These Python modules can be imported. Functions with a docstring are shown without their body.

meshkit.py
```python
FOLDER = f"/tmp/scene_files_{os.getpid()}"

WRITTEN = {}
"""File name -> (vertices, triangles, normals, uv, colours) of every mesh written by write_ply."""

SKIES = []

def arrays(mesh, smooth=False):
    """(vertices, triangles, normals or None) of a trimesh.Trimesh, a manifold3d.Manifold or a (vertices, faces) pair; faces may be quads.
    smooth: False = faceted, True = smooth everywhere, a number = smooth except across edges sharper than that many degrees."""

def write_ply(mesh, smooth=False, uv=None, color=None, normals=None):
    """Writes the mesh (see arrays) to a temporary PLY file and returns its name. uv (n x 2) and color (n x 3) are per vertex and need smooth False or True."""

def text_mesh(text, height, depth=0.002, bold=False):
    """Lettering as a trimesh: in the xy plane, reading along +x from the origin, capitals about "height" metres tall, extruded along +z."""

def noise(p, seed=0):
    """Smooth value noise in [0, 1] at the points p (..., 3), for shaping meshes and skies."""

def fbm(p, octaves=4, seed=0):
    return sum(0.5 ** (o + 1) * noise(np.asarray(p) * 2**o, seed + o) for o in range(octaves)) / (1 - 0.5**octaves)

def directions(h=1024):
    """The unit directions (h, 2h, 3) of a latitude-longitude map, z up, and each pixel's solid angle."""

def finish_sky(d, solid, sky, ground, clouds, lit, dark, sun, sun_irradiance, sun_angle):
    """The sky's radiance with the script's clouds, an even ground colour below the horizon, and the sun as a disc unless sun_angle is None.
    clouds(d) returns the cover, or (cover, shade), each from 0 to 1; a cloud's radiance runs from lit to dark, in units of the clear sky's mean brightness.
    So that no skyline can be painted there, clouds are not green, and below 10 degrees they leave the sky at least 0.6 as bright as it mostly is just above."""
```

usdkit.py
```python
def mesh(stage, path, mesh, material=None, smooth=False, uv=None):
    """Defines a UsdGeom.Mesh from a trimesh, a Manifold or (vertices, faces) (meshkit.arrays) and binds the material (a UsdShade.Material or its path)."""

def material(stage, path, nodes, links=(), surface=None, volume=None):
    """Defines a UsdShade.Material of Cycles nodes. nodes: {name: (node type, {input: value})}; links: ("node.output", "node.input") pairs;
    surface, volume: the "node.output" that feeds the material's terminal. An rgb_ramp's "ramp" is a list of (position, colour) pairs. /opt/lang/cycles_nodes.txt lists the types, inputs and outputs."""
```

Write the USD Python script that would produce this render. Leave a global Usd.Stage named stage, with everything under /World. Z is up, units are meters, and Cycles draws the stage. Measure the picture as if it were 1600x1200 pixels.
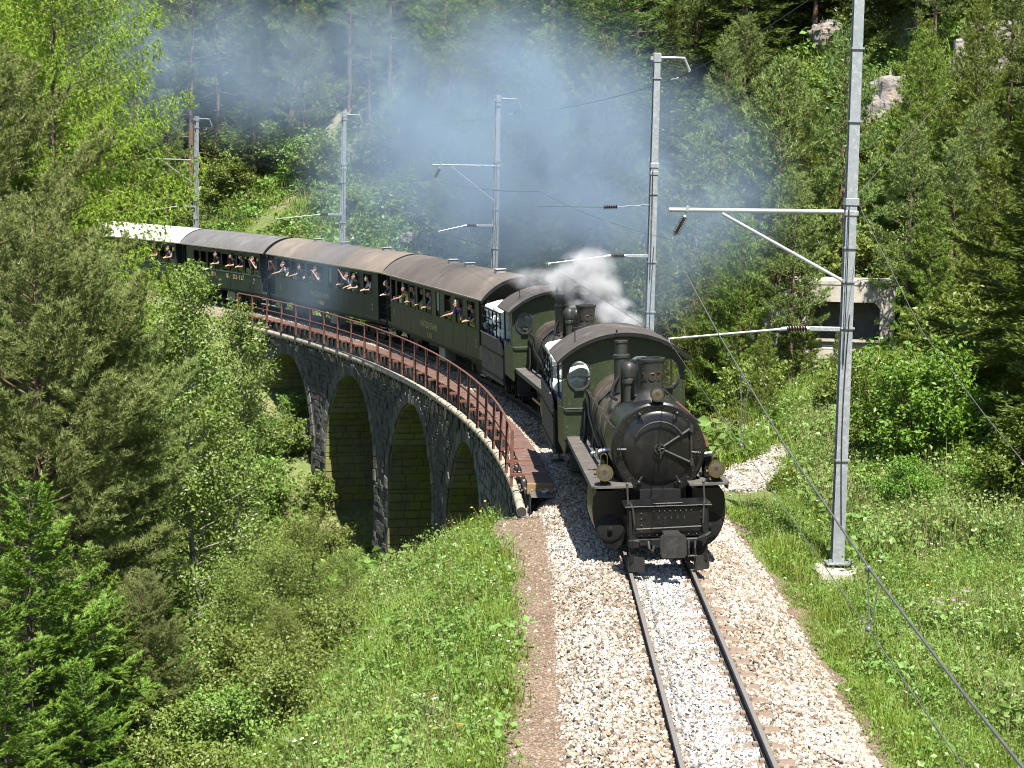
import math, random
import numpy as np, trimesh, manifold3d
import shapely, shapely.geometry as sg
from shapely import affinity
from pxr import Usd, UsdGeom, UsdLux, UsdShade, Gf, Sdf, Vt
import usdkit, meshkit
from meshkit import noise, fbm

# ------------------------------------------------------------------ camera, sky, sun, exposure
stage = Usd.Stage.CreateInMemory()
UsdGeom.SetStageUpAxis(stage, 'Z')
UsdGeom.SetStageMetersPerUnit(stage, 1.0)
W = UsdGeom.Xform.Define(stage, '/World')
stage.SetDefaultPrim(W.GetPrim())
CAM_R = np.array([0.9997293, 0.0068298, 0.0222429])
CAM_U = np.array([-0.0227582, 0.0880358, 0.9958573])
CAM_F = np.array([-0.0048434, 0.9960939, -0.0881674])
CAM_P = np.array([-2.4885831, -31.7348477, 5.9812161])
EXPOSURE = 1.88
SUN_AZ, SUN_EL = math.radians(169.0), math.radians(61.0)     # azimuth = atan2(x, y) of the direction towards the sun
SUN_INT, SKY_STR = 1.25, 0.072
cam = UsdGeom.Camera.Define(stage, '/World/camera')
m4 = np.eye(4); m4[0, :3] = CAM_R; m4[1, :3] = CAM_U; m4[2, :3] = -CAM_F; m4[3, :3] = CAM_P
cam.AddTransformOp().Set(Gf.Matrix4d(*m4.ravel().tolist()))
cam.CreateHorizontalApertureAttr(36.0)
cam.CreateVerticalApertureAttr(27.0)
cam.CreateFocalLengthAttr(36.0 * 2921.75 / 1600)
cam.CreateClippingRangeAttr(Gf.Vec2f(0.1, 5000))
cam.CreateExposureAttr(EXPOSURE)

usdkit.material(stage, '/World/Looks/sky', {
    'sky': ('sky_texture', {'sky_type': 'single_scattering', 'sun_disc': False, 'sun_elevation': SUN_EL, 'sun_rotation': SUN_AZ, 'altitude': 1200.0}),
    'bg': ('background_shader', {'strength': SKY_STR})}, [('sky.color', 'bg.color')], surface='bg.background')
dome = UsdLux.DomeLight.Define(stage, '/World/sky')
UsdShade.MaterialBindingAPI.Apply(dome.GetPrim()).Bind(UsdShade.Material.Get(stage, '/World/Looks/sky'))
sun = UsdLux.DistantLight.Define(stage, '/World/sun')
sun.CreateAngleAttr(0.53); sun.CreateIntensityAttr(SUN_INT); sun.CreateColorAttr(Gf.Vec3f(1.0, 0.955, 0.88))
sun.GetPrim().CreateAttribute('inputs:normalize', Sdf.ValueTypeNames.Bool).Set(True)
SUN = np.array([math.sin(SUN_AZ) * math.cos(SUN_EL), math.cos(SUN_AZ) * math.cos(SUN_EL), math.sin(SUN_EL)])
zz = SUN; xx = np.cross([0, 0, 1.0], zz); xx /= np.linalg.norm(xx); yy = np.cross(zz, xx)
ms = np.eye(4); ms[0, :3] = xx; ms[1, :3] = yy; ms[2, :3] = zz
sun.AddTransformOp().Set(Gf.Matrix4d(*ms.ravel().tolist()))
for n_, k_ in (('sky', 'structure'),):
    dome.GetPrim().SetCustomDataByKey('kind', k_)

# ------------------------------------------------------------------ helpers
used = {}
def numbered(parent, name):
    k = (parent, name); i = used.get(k, -1) + 1; used[k] = i
    return name if i == 0 else '%s_%03d' % (name, i)
def tag(prim, label=None, cat=None, group=None, kind=None):
    for k, v in (('label', label), ('category', cat), ('group', group), ('kind', kind)):
        if v: prim.SetCustomDataByKey(k, v)
    return prim
def xf(loc=(0, 0, 0), rz=0.0, ry=0.0, sc=1.0, rx=0.0):
    """row-vector matrix: scale, roll about local y (cant), pitch about x, heading about z, move"""
    c, s = math.cos(rz), math.sin(rz); Z = np.array([[c, s, 0], [-s, c, 0], [0, 0, 1.0]])
    c, s = math.cos(ry), math.sin(ry); Y = np.array([[c, 0, -s], [0, 1.0, 0], [s, 0, c]])
    c, s = math.cos(rx), math.sin(rx); X = np.array([[1.0, 0, 0], [0, c, s], [0, -s, c]])
    m = np.eye(4); m[:3, :3] = (np.eye(3) * np.asarray(sc)) @ Y @ X @ Z; m[3, :3] = loc
    return m
def set_xf(x, m):
    g = UsdGeom.Xformable(x)
    g.GetPrim().CreateAttribute('xformOp:transform', Sdf.ValueTypeNames.Matrix4d, False).Set(Gf.Matrix4d(*np.asarray(m, float).ravel().tolist()))
    g.CreateXformOpOrderAttr(Vt.TokenArray(['xformOp:transform']))
def thing(name, label, cat, m=None, group=None, kind=None):
    p = '/World/' + numbered('/World', name)
    x = UsdGeom.Xform.Define(stage, p)
    if m is not None: set_xf(x, m)
    tag(x.GetPrim(), label, cat, group, kind)
    return p
def copy_of(src, name, label, cat, m, group=None):
    p = '/World/' + numbered('/World', name)
    x = UsdGeom.Xform.Define(stage, p)
    x.GetPrim().GetReferences().AddInternalReference(src)
    set_xf(x, m)
    x.GetPrim().SetInstanceable(True)
    tag(x.GetPrim(), label, cat, group)
    return p
def part(parent, name, mesh, mat, label=None, smooth=False, kind=None):
    p = parent + '/' + numbered(parent, name)
    if isinstance(mesh, MB): mesh = mesh.get()
    usdkit.mesh(stage, p, mesh, '/World/Looks/' + mat, smooth=smooth)
    pr = stage.GetPrimAtPath(p)
    tag(pr, label, None, None, kind)
    return p
def single(name, mesh, mat, label=None, cat=None, group=None, kind=None, smooth=False):
    p = '/World/' + numbered('/World', name)
    if isinstance(mesh, MB): mesh = mesh.get()
    usdkit.mesh(stage, p, mesh, '/World/Looks/' + mat, smooth=smooth)
    tag(stage.GetPrimAtPath(p), label, cat, group, kind)
    return p

class MB:
    """collects simple shapes into one mesh"""
    def __init__(self): self.v, self.f, self.n = [], [], 0
    def add(self, v, f):
        v = np.asarray(v, float); f = np.asarray(f, int)
        if f.shape[1] == 4: f = np.vstack([f[:, [0, 1, 2]], f[:, [0, 2, 3]]])
        self.v.append(v); self.f.append(f + self.n); self.n += len(v); return self
    def mesh(self, m): return self.add(m.vertices, m.faces)
    def box(self, lo, hi, rz=0.0, piv=None, ch=0.0):
        lo, hi = np.minimum(lo, hi).astype(float), np.maximum(lo, hi).astype(float)
        if ch > 0:
            ch = min(ch, *(0.45 * (hi - lo)))
            c, h = (lo + hi) / 2, (hi - lo) / 2
            pts = np.array([[sx * (h[0] - ch * (a != 0)), sy * (h[1] - ch * (a != 1)), sz * (h[2] - ch * (a != 2))] for sx in (-1, 1) for sy in (-1, 1) for sz in (-1, 1) for a in range(3)]) + c
            m = trimesh.convex.convex_hull(pts); v, f = np.array(m.vertices), np.array(m.faces)
        else:
            v = np.array([[x, y, z] for x in (lo[0], hi[0]) for y in (lo[1], hi[1]) for z in (lo[2], hi[2])])
            f = np.array([[0, 1, 3, 2], [4, 6, 7, 5], [0, 4, 5, 1], [2, 3, 7, 6], [0, 2, 6, 4], [1, 5, 7, 3]])
        if rz:
            p = np.asarray(piv if piv is not None else (lo + hi) / 2); c, s = math.cos(rz), math.sin(rz)
            d = v - p; v = np.stack([p[0] + c * d[:, 0] - s * d[:, 1], p[1] + s * d[:, 0] + c * d[:, 1], v[:, 2]], 1)
        return self.add(v, f)
    def tube(self, pts, r, sides=8, cap=True):
        p = np.asarray(pts, float); r = np.broadcast_to(np.asarray(r, float), (len(p),))
        t = np.gradient(p, axis=0); t /= np.linalg.norm(t, axis=1, keepdims=True) + 1e-12
        ref = np.array([0, 0, 1.0]) if abs(t[0, 2]) < 0.9 else np.array([1.0, 0, 0])
        a = np.cross(t, ref)
        bad = np.linalg.norm(a, axis=1) < 1e-3
        if bad.any(): a[bad] = np.cross(t[bad], [0.3, 0.9, 0.1])
        a /= np.linalg.norm(a, axis=1, keepdims=True); b = np.cross(t, a)
        th = np.arange(sides) * 2 * np.pi / sides
        v = (p[:, None] + r[:, None, None] * (np.cos(th)[None, :, None] * a[:, None] + np.sin(th)[None, :, None] * b[:, None])).reshape(-1, 3)
        i, j = np.meshgrid(np.arange(len(p) - 1), np.arange(sides), indexing='ij'); j2 = (j + 1) % sides
        q = np.stack([i * sides + j, i * sides + j2, (i + 1) * sides + j2, (i + 1) * sides + j], -1).reshape(-1, 4)
        self.add(v, q)
        if cap:
            n = len(p)
            fa = [[0, k + 1, k] for k in range(1, sides - 1)]; fb = [[(n - 1) * sides, (n - 1) * sides + k, (n - 1) * sides + k + 1] for k in range(1, sides - 1)]
            self.f.append(np.array(fa + fb) + self.n - len(v))
        return self
    def cyl(self, a, b, r0, r1=None, sides=16): return self.tube([a, b], [r0, r0 if r1 is None else r1], sides)
    def lathe(self, prof, o=(0, 0, 0), axis='z', sides=24):
        """prof: (r, h) pairs, turned about an axis through o"""
        prof = np.asarray(prof, float); th = np.arange(sides) * 2 * np.pi / sides
        ring = np.stack([prof[:, :1] * np.cos(th), prof[:, :1] * np.sin(th), np.repeat(prof[:, 1:], sides, 1)], -1).reshape(-1, 3)
        if axis == 'y': ring = ring[:, [0, 2, 1]] * [1, 1, -1]
        if axis == 'x': ring = ring[:, [2, 0, 1]]
        i, j = np.meshgrid(np.arange(len(prof) - 1), np.arange(sides), indexing='ij'); j2 = (j + 1) % sides
        q = np.stack([i * sides + j, i * sides + j2, (i + 1) * sides + j2, (i + 1) * sides + j], -1).reshape(-1, 4)
        return self.add(ring + np.asarray(o, float), q)
    def prism(self, poly, h0, h1, plane='xz'):
        """shapely polygon (holes allowed) extruded; plane xz: along y, yz: along x, xy: along z"""
        for g in getattr(poly, 'geoms', [poly]):
            if g.is_empty or g.area < 1e-6: continue
            m = trimesh.creation.extrude_polygon(g, abs(h1 - h0), engine='earcut'); v = np.array(m.vertices)
            v[:, 2] += min(h0, h1)
            if plane == 'xz': v = np.stack([v[:, 0], v[:, 2], v[:, 1]], 1)
            if plane == 'yz': v = np.stack([v[:, 2], v[:, 0], v[:, 1]], 1)
            f = np.array(m.faces)
            if plane == 'xz': f = f[:, ::-1]
            self.add(v, f)
        return self
    def ball(self, c, r, sub=2, sc=(1, 1, 1)):
        m = trimesh.creation.icosphere(sub, 1.0)
        return self.add(np.array(m.vertices) * r * np.asarray(sc) + np.asarray(c), m.faces)
    def get(self): return (np.vstack(self.v), np.vstack(self.f))
    def map(self, fn): self.v = [fn(x) for x in self.v]; return self

# ------------------------------------------------------------------ the line of the track (arc length s away from the camera, offset o to the right, height h above rail top)
TR, TS0, TT, GRADE, CANT = 107.11, -3.5377, 16.843, 0.0219685, 0.05
_G = np.linspace(-60, 170, 4601)
_u = np.clip((_G - TS0) / TT, 0, None)
_th = np.where(_u < 1, .5 * _u * _u * TT / TR, (TT / 2 + (_G - TS0 - TT)) / TR)
_th = np.where(_G > 92, np.interp(92, _G, _th), _th)
_st = _G[1] - _G[0]
_X = np.concatenate([[0], np.cumsum(-(np.sin(_th)[1:] + np.sin(_th)[:-1]) / 2 * _st)]); _X -= np.interp(0, _G, _X)
_Y = np.concatenate([[0], np.cumsum((np.cos(_th)[1:] + np.cos(_th)[:-1]) / 2 * _st)]); _Y -= np.interp(0, _G, _Y)
def heading(s): return np.interp(s, _G, _th)
def T(s, o=0.0, h=0.0, cant=False):
    s, o, h = np.broadcast_arrays(np.asarray(s, float), np.asarray(o, float), np.asarray(h, float))
    t = heading(s); k = CANT if cant else 0.0
    return np.stack([np.interp(s, _G, _X) + o * np.cos(t), np.interp(s, _G, _Y) + o * np.sin(t), GRADE * s + h + k * o], -1)
def track_xf(s, o=0.0, h=0.0, cant=True, flip=False):
    return xf(T(s, o, h), float(heading(s)) + (math.pi if flip else 0), (-math.atan(CANT)) if cant else 0.0, rx=math.atan(GRADE))
from scipy.spatial import cKDTree
_tree = cKDTree(np.stack([_X, _Y], 1))
def so(x, y):
    """world -> (s, o)"""
    p = np.stack([np.asarray(x, float), np.asarray(y, float)], -1)
    d, i = _tree.query(p)
    t = _th[i]; o = (p[..., 0] - _X[i]) * np.cos(t) + (p[..., 1] - _Y[i]) * np.sin(t)
    return _G[i], np.sign(o) * d
def sm(a, b, x):
    t = np.clip((x - a) / (b - a), 0, 1); return t * t * (3 - 2 * t)
NEAR_CONTACT = [[-0.071, -21.938, 3.108], [-0.186, -28.65, 2.971]]
NEAR_MESS = [[0.275, 0.539, 5.162], [0.167, -6.569, 4.475], [0.049, -14.06, 3.866], [-0.027, -18.813, 3.602], [-0.08, -21.904, 3.5], [-0.139, -23.308, 3.517], [-0.198, -24.712, 3.533]]
DROPPERS = [([-0.027, -18.787, 3.592], [-0.018, -18.824, 3.172]), ([0.12, -9.612, 4.161], [0.139, -9.683, 3.359])]
NEAR_RETURN = [[3.938, -1.735, 4.301], [3.73, -6.827, 3.492], [3.583, -9.364, 3.191], [3.142, -16.975, 2.289]]
GUY_END = [11.728, 31.002, 10.775]
SMOKE = [([-1.64, 34.75, 8.52], (6.8, 7.5, 5.8), 1.35), ([1.39, 28.6, 6.92], (4.8, 6, 4.8), 1.0), ([3.25, 26.6, 6.94], (3.2, 4.5, 3.6), 0.55), ([-6.07, 48.66, 7.04], (7, 9, 6.2), 1.25), ([-5.83, 47.07, 11.81], (8, 9, 6), 0.55), ([-14.07, 67.26, 13.47], (10, 10, 6), 0.3), ([-21.38, 74.35, 14.58], (10, 10, 6), 0.28), ([-9.55, 48.29, 3.14], (5, 5, 2.8), 0.7), ([0.75, 20.34, 4.31], (2.0, 3.5, 2.2), 0.7)]
STEAM = [([-0.63, 17.3, 4.08], (0.9, 1.3, 0.8), 1.0), ([-0.1, 16.26, 3.64], (0.65, 1.0, 0.5), 1.0), ([-1.25, 18.32, 4.33], (0.85, 1.3, 0.6), 0.55), ([-0.85, 17.85, 4.66], (0.95, 1.3, 0.75), 0.7), ([-2.09, 21.32, 4.27], (1.0, 1.4, 0.45), 0.14), ([0.19, 14.74, 3.48], (0.45, 0.8, 0.3), 0.6)]
# ------------------------------------------------------------------ terrain
def ground(x, y, detail=True):
    x, y = np.asarray(x, float), np.asarray(y, float)
    s, o = so(x, y); L = -o
    base = GRADE * s
    I = lambda xs, ys: np.interp(s, xs, ys)
    # uphill side
    m1 = I([-10, 5, 15, 28, 38, 50, 70], [.07, .10, .20, .30, .62, .70, .72])
    o1 = I([-10, 15, 28, 38, 60], [5.0, 4.5, 4.5, 3.6, 3.4])
    m2 = I([-10, 10, 28, 38, 60], [.75, .70, .62, .18, .10])
    o2 = I([-10, 5, 15, 28, 38], [13.0, 13.5, 13.0, 13.5, 12.0])
    hr = np.interp(np.abs(o), [0, 1.75, 2.15, 3.3, 4.2], [-.5, -.5, -.6, -1.0, -1.1]) + I([5, 16, 30], [0, .4, .45]) * sm(2.2, 4.2, o) \
        + m1 * np.maximum(o - o1, 0) + m2 * np.maximum(o - o2, 0)
    # the gully under the viaduct
    V = I([8, 9.5, 12, 16.4, 22, 27, 33, 40, 45, 48, 51, 55, 59, 62], [-.55, -1.0, -1.7, -2.6, -5.2, -7.4, -9.8, -11, -9.6, -7.6, -5.6, -4.2, -2.2, -.6])
    gul = V + (.85 + 1.6 * sm(22, 14, s)) * np.maximum(o - .5, 0) + .3 * np.maximum(o - 10, 0)
    on = (s > 8) & (s < 62)
    hr = np.where(on, np.minimum(hr, gul), hr)
    # downhill side
    sl = I([-30, 8, 20, 60, 75], [.62, .62, .50, .30, .55])
    hl_land = np.interp(np.abs(o), [0, 1.75, 2.0, 2.7], [-.5, -.5, -.56, -.62]) - sl * np.maximum(L - 2.75, 0)
    hl_via = V - I([9, 16, 30, 46, 52, 60], [.45, .20, .12, .02, .02, .25]) * np.maximum(L, 0)
    hl = np.where(on, np.minimum(hl_via, hl_land), hl_land)
    hl = np.maximum(hl, -15 - .05 * L) + np.maximum(L - 24, 0) * .35
    h = np.where(o >= 0, hr, hl)
    # far slopes carry on up
    h = np.minimum(h, 75 + .1 * np.abs(o))
    if detail:
        p = np.stack([x, y, np.zeros_like(x)], -1)
        w = sm(2.6, 7, np.abs(o)) ; w = np.where(on & (np.abs(o) < 2.6), .15, w)
        h = h + w * (fbm(p * .35, 4, 3) - .5) * .9 + w * sm(8, 20, np.abs(o)) * (fbm(p * .09, 4, 8) - .5) * 5.0 * np.where(o > 0, 1, .5) \
            + sm(14, 22, o) * (fbm(p * .22, 4, 15) - .5) * 2.2
    return base + h
# ------------------------------------------------------------------ materials
def mat(name, c1, c2=None, scale=6.0, rough=0.6, metal=0.0, bump=0.0, bscale=None, detail=5, c3=None, c3scale=2.0, c3lo=.55, c3hi=.7, island=0.0, spec=0.5, per_object=0.0, coords='position', bdist=0.02, K=.54):
    """a surface whose colour wanders between c1 and c2, with patches of c3"""
    n = {'p': ('principled_bsdf', {'roughness': rough, 'metallic': metal, 'specular_ior_level': spec})}
    L = []
    if coords == 'position': n['g'] = ('geometry', {}); pos = 'g.position'
    else: n['g'] = ('geometry', {}); n['tc'] = ('texture_coordinate', {}); pos = 'tc.object'
    if c2 is None: c2 = tuple(.8 * k for k in c1)
    c1, c2, c3 = (tuple(k * K for k in c) if c is not None else None for c in (c1, c2, c3))
    n['n'] = ('noise_texture', {'scale': scale, 'detail': detail, 'roughness': .6}); L += [(pos, 'n.vector')]
    n['r'] = ('rgb_ramp', {'ramp': [(.3, c1), (.7, c2)]}); L += [('n.fac', 'r.fac')]
    col = 'r.color'
    if c3 is not None:
        n['n3'] = ('noise_texture', {'scale': c3scale, 'detail': 6, 'roughness': .65}); L += [(pos, 'n3.vector')]
        n['m3'] = ('map_range', {'from_min': c3lo, 'from_max': c3hi, 'clamp': True}); L += [('n3.fac', 'm3.value')]
        n['x3'] = ('mix_color', {'b': c3}); L += [('m3.result', 'x3.fac'), (col, 'x3.a')]; col = 'x3.result'
    if island or per_object:
        n['hv'] = ('hsv', {}); n['mr'] = ('map_range', {'to_min': 1 - (island or per_object), 'to_max': 1 + (island or per_object)})
        if island: L += [('g.random_per_island', 'mr.value')]
        else: n['oi'] = ('object_info', {}); L += [('oi.random', 'mr.value')]
        L += [('mr.result', 'hv.value'), (col, 'hv.color')]; col = 'hv.color'
    L += [(col, 'p.base_color')]
    if bump:
        n['nb'] = ('noise_texture', {'scale': bscale or scale * 4, 'detail': 5}); n['b'] = ('bump', {'strength': bump, 'distance': bdist})
        L += [(pos, 'nb.vector'), ('nb.fac', 'b.height'), ('b.normal', 'p.normal')]
    return usdkit.material(stage, '/World/Looks/' + name, n, L, surface='p.BSDF')

def leaf_mat(name, ca, cb, trans=.35, var=.35, rough=.55, nscale=1.2, objvar=.25, hue=.02):
    """foliage: two greens mixed by leaf, by clump and by plant, with light passing through"""
    n = {'g': ('geometry', {}), 'oi': ('object_info', {}), 'n': ('noise_texture', {'scale': nscale, 'detail': 2}),
         'a1': ('math', {'math_type': 'multiply_add', 'value2': .55, 'value3': -.1}), 'a2': ('math', {'math_type': 'add'}), 'mx': ('mix_color', {'a': ca, 'b': cb}),
         'mr': ('map_range', {'to_min': 1 - objvar, 'to_max': 1 + objvar}), 'mh': ('map_range', {'to_min': .5 - hue, 'to_max': .5 + hue}), 'hv': ('hsv', {}), 'pv': ('map_range', {'to_min': 1 - var, 'to_max': 1 + var}), 'hv2': ('hsv', {}),
         'd': ('principled_bsdf', {'roughness': rough, 'specular_ior_level': .3}), 't': ('translucent_bsdf', {}), 'bt': ('hsv', {'saturation': 1.15, 'value': 1.2}), 'm': ('mix_closure', {'fac': trans})}
    L = [('g.position', 'n.vector'), ('g.random_per_island', 'a1.value1'), ('a1.value', 'a2.value1'), ('n.fac', 'a2.value2'), ('a2.value', 'mx.fac'), ('oi.random', 'mr.value'), ('oi.random', 'mh.value'),
         ('mr.result', 'hv.value'), ('mh.result', 'hv.hue'), ('mx.result', 'hv.color'), ('g.random_per_island', 'pv.value'), ('pv.result', 'hv2.value'), ('hv.color', 'hv2.color'),
         ('hv2.color', 'd.base_color'), ('hv2.color', 'bt.color'), ('bt.color', 't.color'), ('d.BSDF', 'm.closure1'), ('t.BSDF', 'm.closure2')]
    return usdkit.material(stage, '/World/Looks/' + name, n, L, surface='m.closure')

leaf_mat('spruce_needles', (.058, .095, .016), (.18, .245, .036), trans=.22)
leaf_mat('near_spruce_needles', (.055, .105, .012), (.27, .37, .05), trans=.18, nscale=1.6)
leaf_mat('near_pine_needles', (.150, .205, .055), (.34, .415, .135), trans=.3)
leaf_mat('pine_needles', (.120, .170, .040), (.265, .335, .095), trans=.22)
leaf_mat('young_pine_needles', (.125, .180, .026), (.275, .345, .06), trans=.25)
leaf_mat('larch_needles', (.19, .265, .026), (.35, .44, .055), trans=.35)
leaf_mat('aspen_leaves', (.135, .205, .040), (.28, .38, .10), trans=.35, rough=.4)
leaf_mat('birch_leaves', (.135, .20, .034), (.28, .375, .085), trans=.35, rough=.45)
leaf_mat('hazel_leaves', (.105, .180, .020), (.22, .34, .05), trans=.38, rough=.45)
leaf_mat('grass_blades', (.150, .225, .024), (.30, .41, .06), trans=.4, nscale=.6, objvar=.3)
leaf_mat('herb_leaves', (.120, .205, .038), (.255, .385, .10), trans=.35, rough=.4, nscale=.6, objvar=.3)
leaf_mat('pale_herb', (.20, .28, .07), (.37, .46, .15), trans=.4, nscale=.5)
leaf_mat('moss', (.085, .135, .010), (.17, .22, .02), trans=.1, nscale=2.5)
leaf_mat('dry_stalks', (.20, .15, .07), (.34, .28, .14), trans=.25)
for nm, c in (('white_petals', (.8, .8, .74)), ('yellow_petals', (.75, .55, .03)), ('orange_petals', (.7, .16, .02)), ('purple_petals', (.38, .08, .36))):
    mat(nm, c, c, rough=.6, K=1)
leaf_mat('red_weed', (.16, .05, .045), (.24, .12, .06), trans=.2)
mat('bark', (.16, .12, .085), (.07, .05, .036), scale=14, rough=.9, bump=.6, c3=(.25, .22, .18), c3scale=3)
mat('pine_bark', (.22, .125, .075), (.10, .062, .042), scale=12, rough=.9, bump=.7, c3=(.28, .25, .22), c3scale=2)
mat('aspen_bark', (.34, .33, .28), (.20, .19, .155), scale=9, rough=.85, bump=.4, c3=(.06, .055, .045), c3scale=5, c3lo=.56, c3hi=.64)
mat('dead_wood', (.38, .33, .28), (.2, .17, .14), scale=8, rough=.9, bump=.4)
mat('rock', (.33, .295, .26), (.15, .135, .125), scale=1.6, rough=.9, bump=.9, bscale=5, bdist=.12, c3=(.42, .33, .26), c3scale=.9)
mat('ballast_tan', (.52, .43, .325), (.34, .265, .19), scale=2.5, rough=.85, per_object=.45, bump=.3, bscale=60, K=.5)
mat('ballast_cream', (.63, .575, .485), (.44, .385, .31), scale=2.5, rough=.85, per_object=.35, bump=.3, bscale=60, K=.5)
mat('ballast_brown', (.33, .225, .145), (.22, .15, .10), scale=2.5, rough=.85, per_object=.4, bump=.3, bscale=60, K=.5)
mat('ballast_grey', (.62, .61, .60), (.46, .45, .44), scale=2.5, rough=.85, per_object=.3, bump=.3, bscale=60, K=.49)
mat('ballast_white', (.70, .69, .665), (.54, .53, .51), scale=2.5, rough=.85, per_object=.25, bump=.3, bscale=60, K=.49)
# beds under the loose stones
def stony(name, cols, scale, rough=.95, dist=.03):
    cols = [(a, tuple(.5 * k for k in c)) for a, c in cols]
    n = {'g': ('geometry', {}), 'v': ('voronoi_texture', {'scale': scale, 'randomness': 1.0}), 's': ('separate_color', {}), 'r': ('rgb_ramp', {'ramp': cols}),
         'b': ('bump', {'strength': .9, 'distance': dist, 'invert': True}), 'p': ('principled_bsdf', {'roughness': rough, 'specular_ior_level': .2}), 'n': ('noise_texture', {'scale': .9, 'detail': 5}),
         'mr': ('map_range', {'from_min': .25, 'from_max': .75, 'to_min': .8, 'to_max': 1.15}), 'hv': ('hsv', {})}
    L = [('g.position', 'v.vector'), ('v.color', 's.color'), ('s.r', 'r.fac'), ('v.distance', 'b.height'), ('b.normal', 'p.normal'), ('g.position', 'n.vector'), ('n.fac', 'mr.value'), ('mr.result', 'hv.value'), ('r.color', 'hv.color'), ('hv.color', 'p.base_color')]
    return usdkit.material(stage, '/World/Looks/' + name, n, L, surface='p.BSDF')
stony('ballast_bed', [(0, (.16, .12, .085)), (.4, (.29, .23, .165)), (.8, (.40, .34, .265)), (1, (.5, .46, .4))], 22)
stony('path_gravel', [(0, (.11, .075, .048)), (.45, (.20, .138, .09)), (.8, (.285, .21, .15)), (1, (.44, .38, .32))], 45, dist=.012)
stony('pale_gravel', [(0, (.30, .26, .215)), (.5, (.43, .385, .33)), (1, (.60, .56, .50))], 30, dist=.02)
# the ground itself: soil, grass green and bare rock, by steepness and patch
def ground_mat():
    n = {'g': ('geometry', {}), 'n1': ('noise_texture', {'scale': .32, 'detail': 6, 'roughness': .65}), 'n2': ('noise_texture', {'scale': 5.0, 'detail': 6, 'roughness': .7}), 'n3': ('noise_texture', {'scale': .11, 'detail': 5, 'roughness': .6}),
         'green': ('rgb_ramp', {'ramp': [(.3, (.05, .062, .02)), (.5, (.085, .105, .034)), (.7, (.125, .145, .055))]}),
         'soil': ('rgb_ramp', {'ramp': [(.3, (.11, .08, .05)), (.55, (.2, .155, .105)), (.7, (.24, .2, .155))]}),
         'mr': ('map_range', {'from_min': .55, 'from_max': .66, 'clamp': True}), 'mx': ('mix_color', {}), 'sx': ('separate_xyz', {}), 'steep': ('map_range', {'from_min': .70, 'from_max': .5, 'clamp': True}), 'st2': ('math', {'math_type': 'multiply', 'value2': .75}),
         'rk': ('rgb_ramp', {'ramp': [(.3, (.14, .125, .115)), (.5, (.27, .24, .21)), (.7, (.40, .35, .30))]}), 'm2': ('mix_color', {}), 'b': ('bump', {'strength': .8, 'distance': .08}), 'p': ('principled_bsdf', {'roughness': .95, 'specular_ior_level': .15})}
    L = [('g.position', 'n1.vector'), ('g.position', 'n2.vector'), ('g.position', 'n3.vector'), ('n2.fac', 'green.fac'), ('n2.fac', 'soil.fac'), ('n1.fac', 'mr.value'), ('mr.result', 'mx.fac'), ('green.color', 'mx.a'), ('soil.color', 'mx.b'),
         ('g.normal', 'sx.vector'), ('sx.z', 'steep.value'), ('steep.result', 'st2.value1'), ('st2.value', 'm2.fac'), ('mx.result', 'm2.a'), ('n2.fac', 'rk.fac'), ('rk.color', 'm2.b'), ('m2.result', 'p.base_color'), ('n2.fac', 'b.height'), ('b.normal', 'p.normal')]
    return usdkit.material(stage, '/World/Looks/ground', n, L, surface='p.BSDF')
ground_mat()
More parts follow.
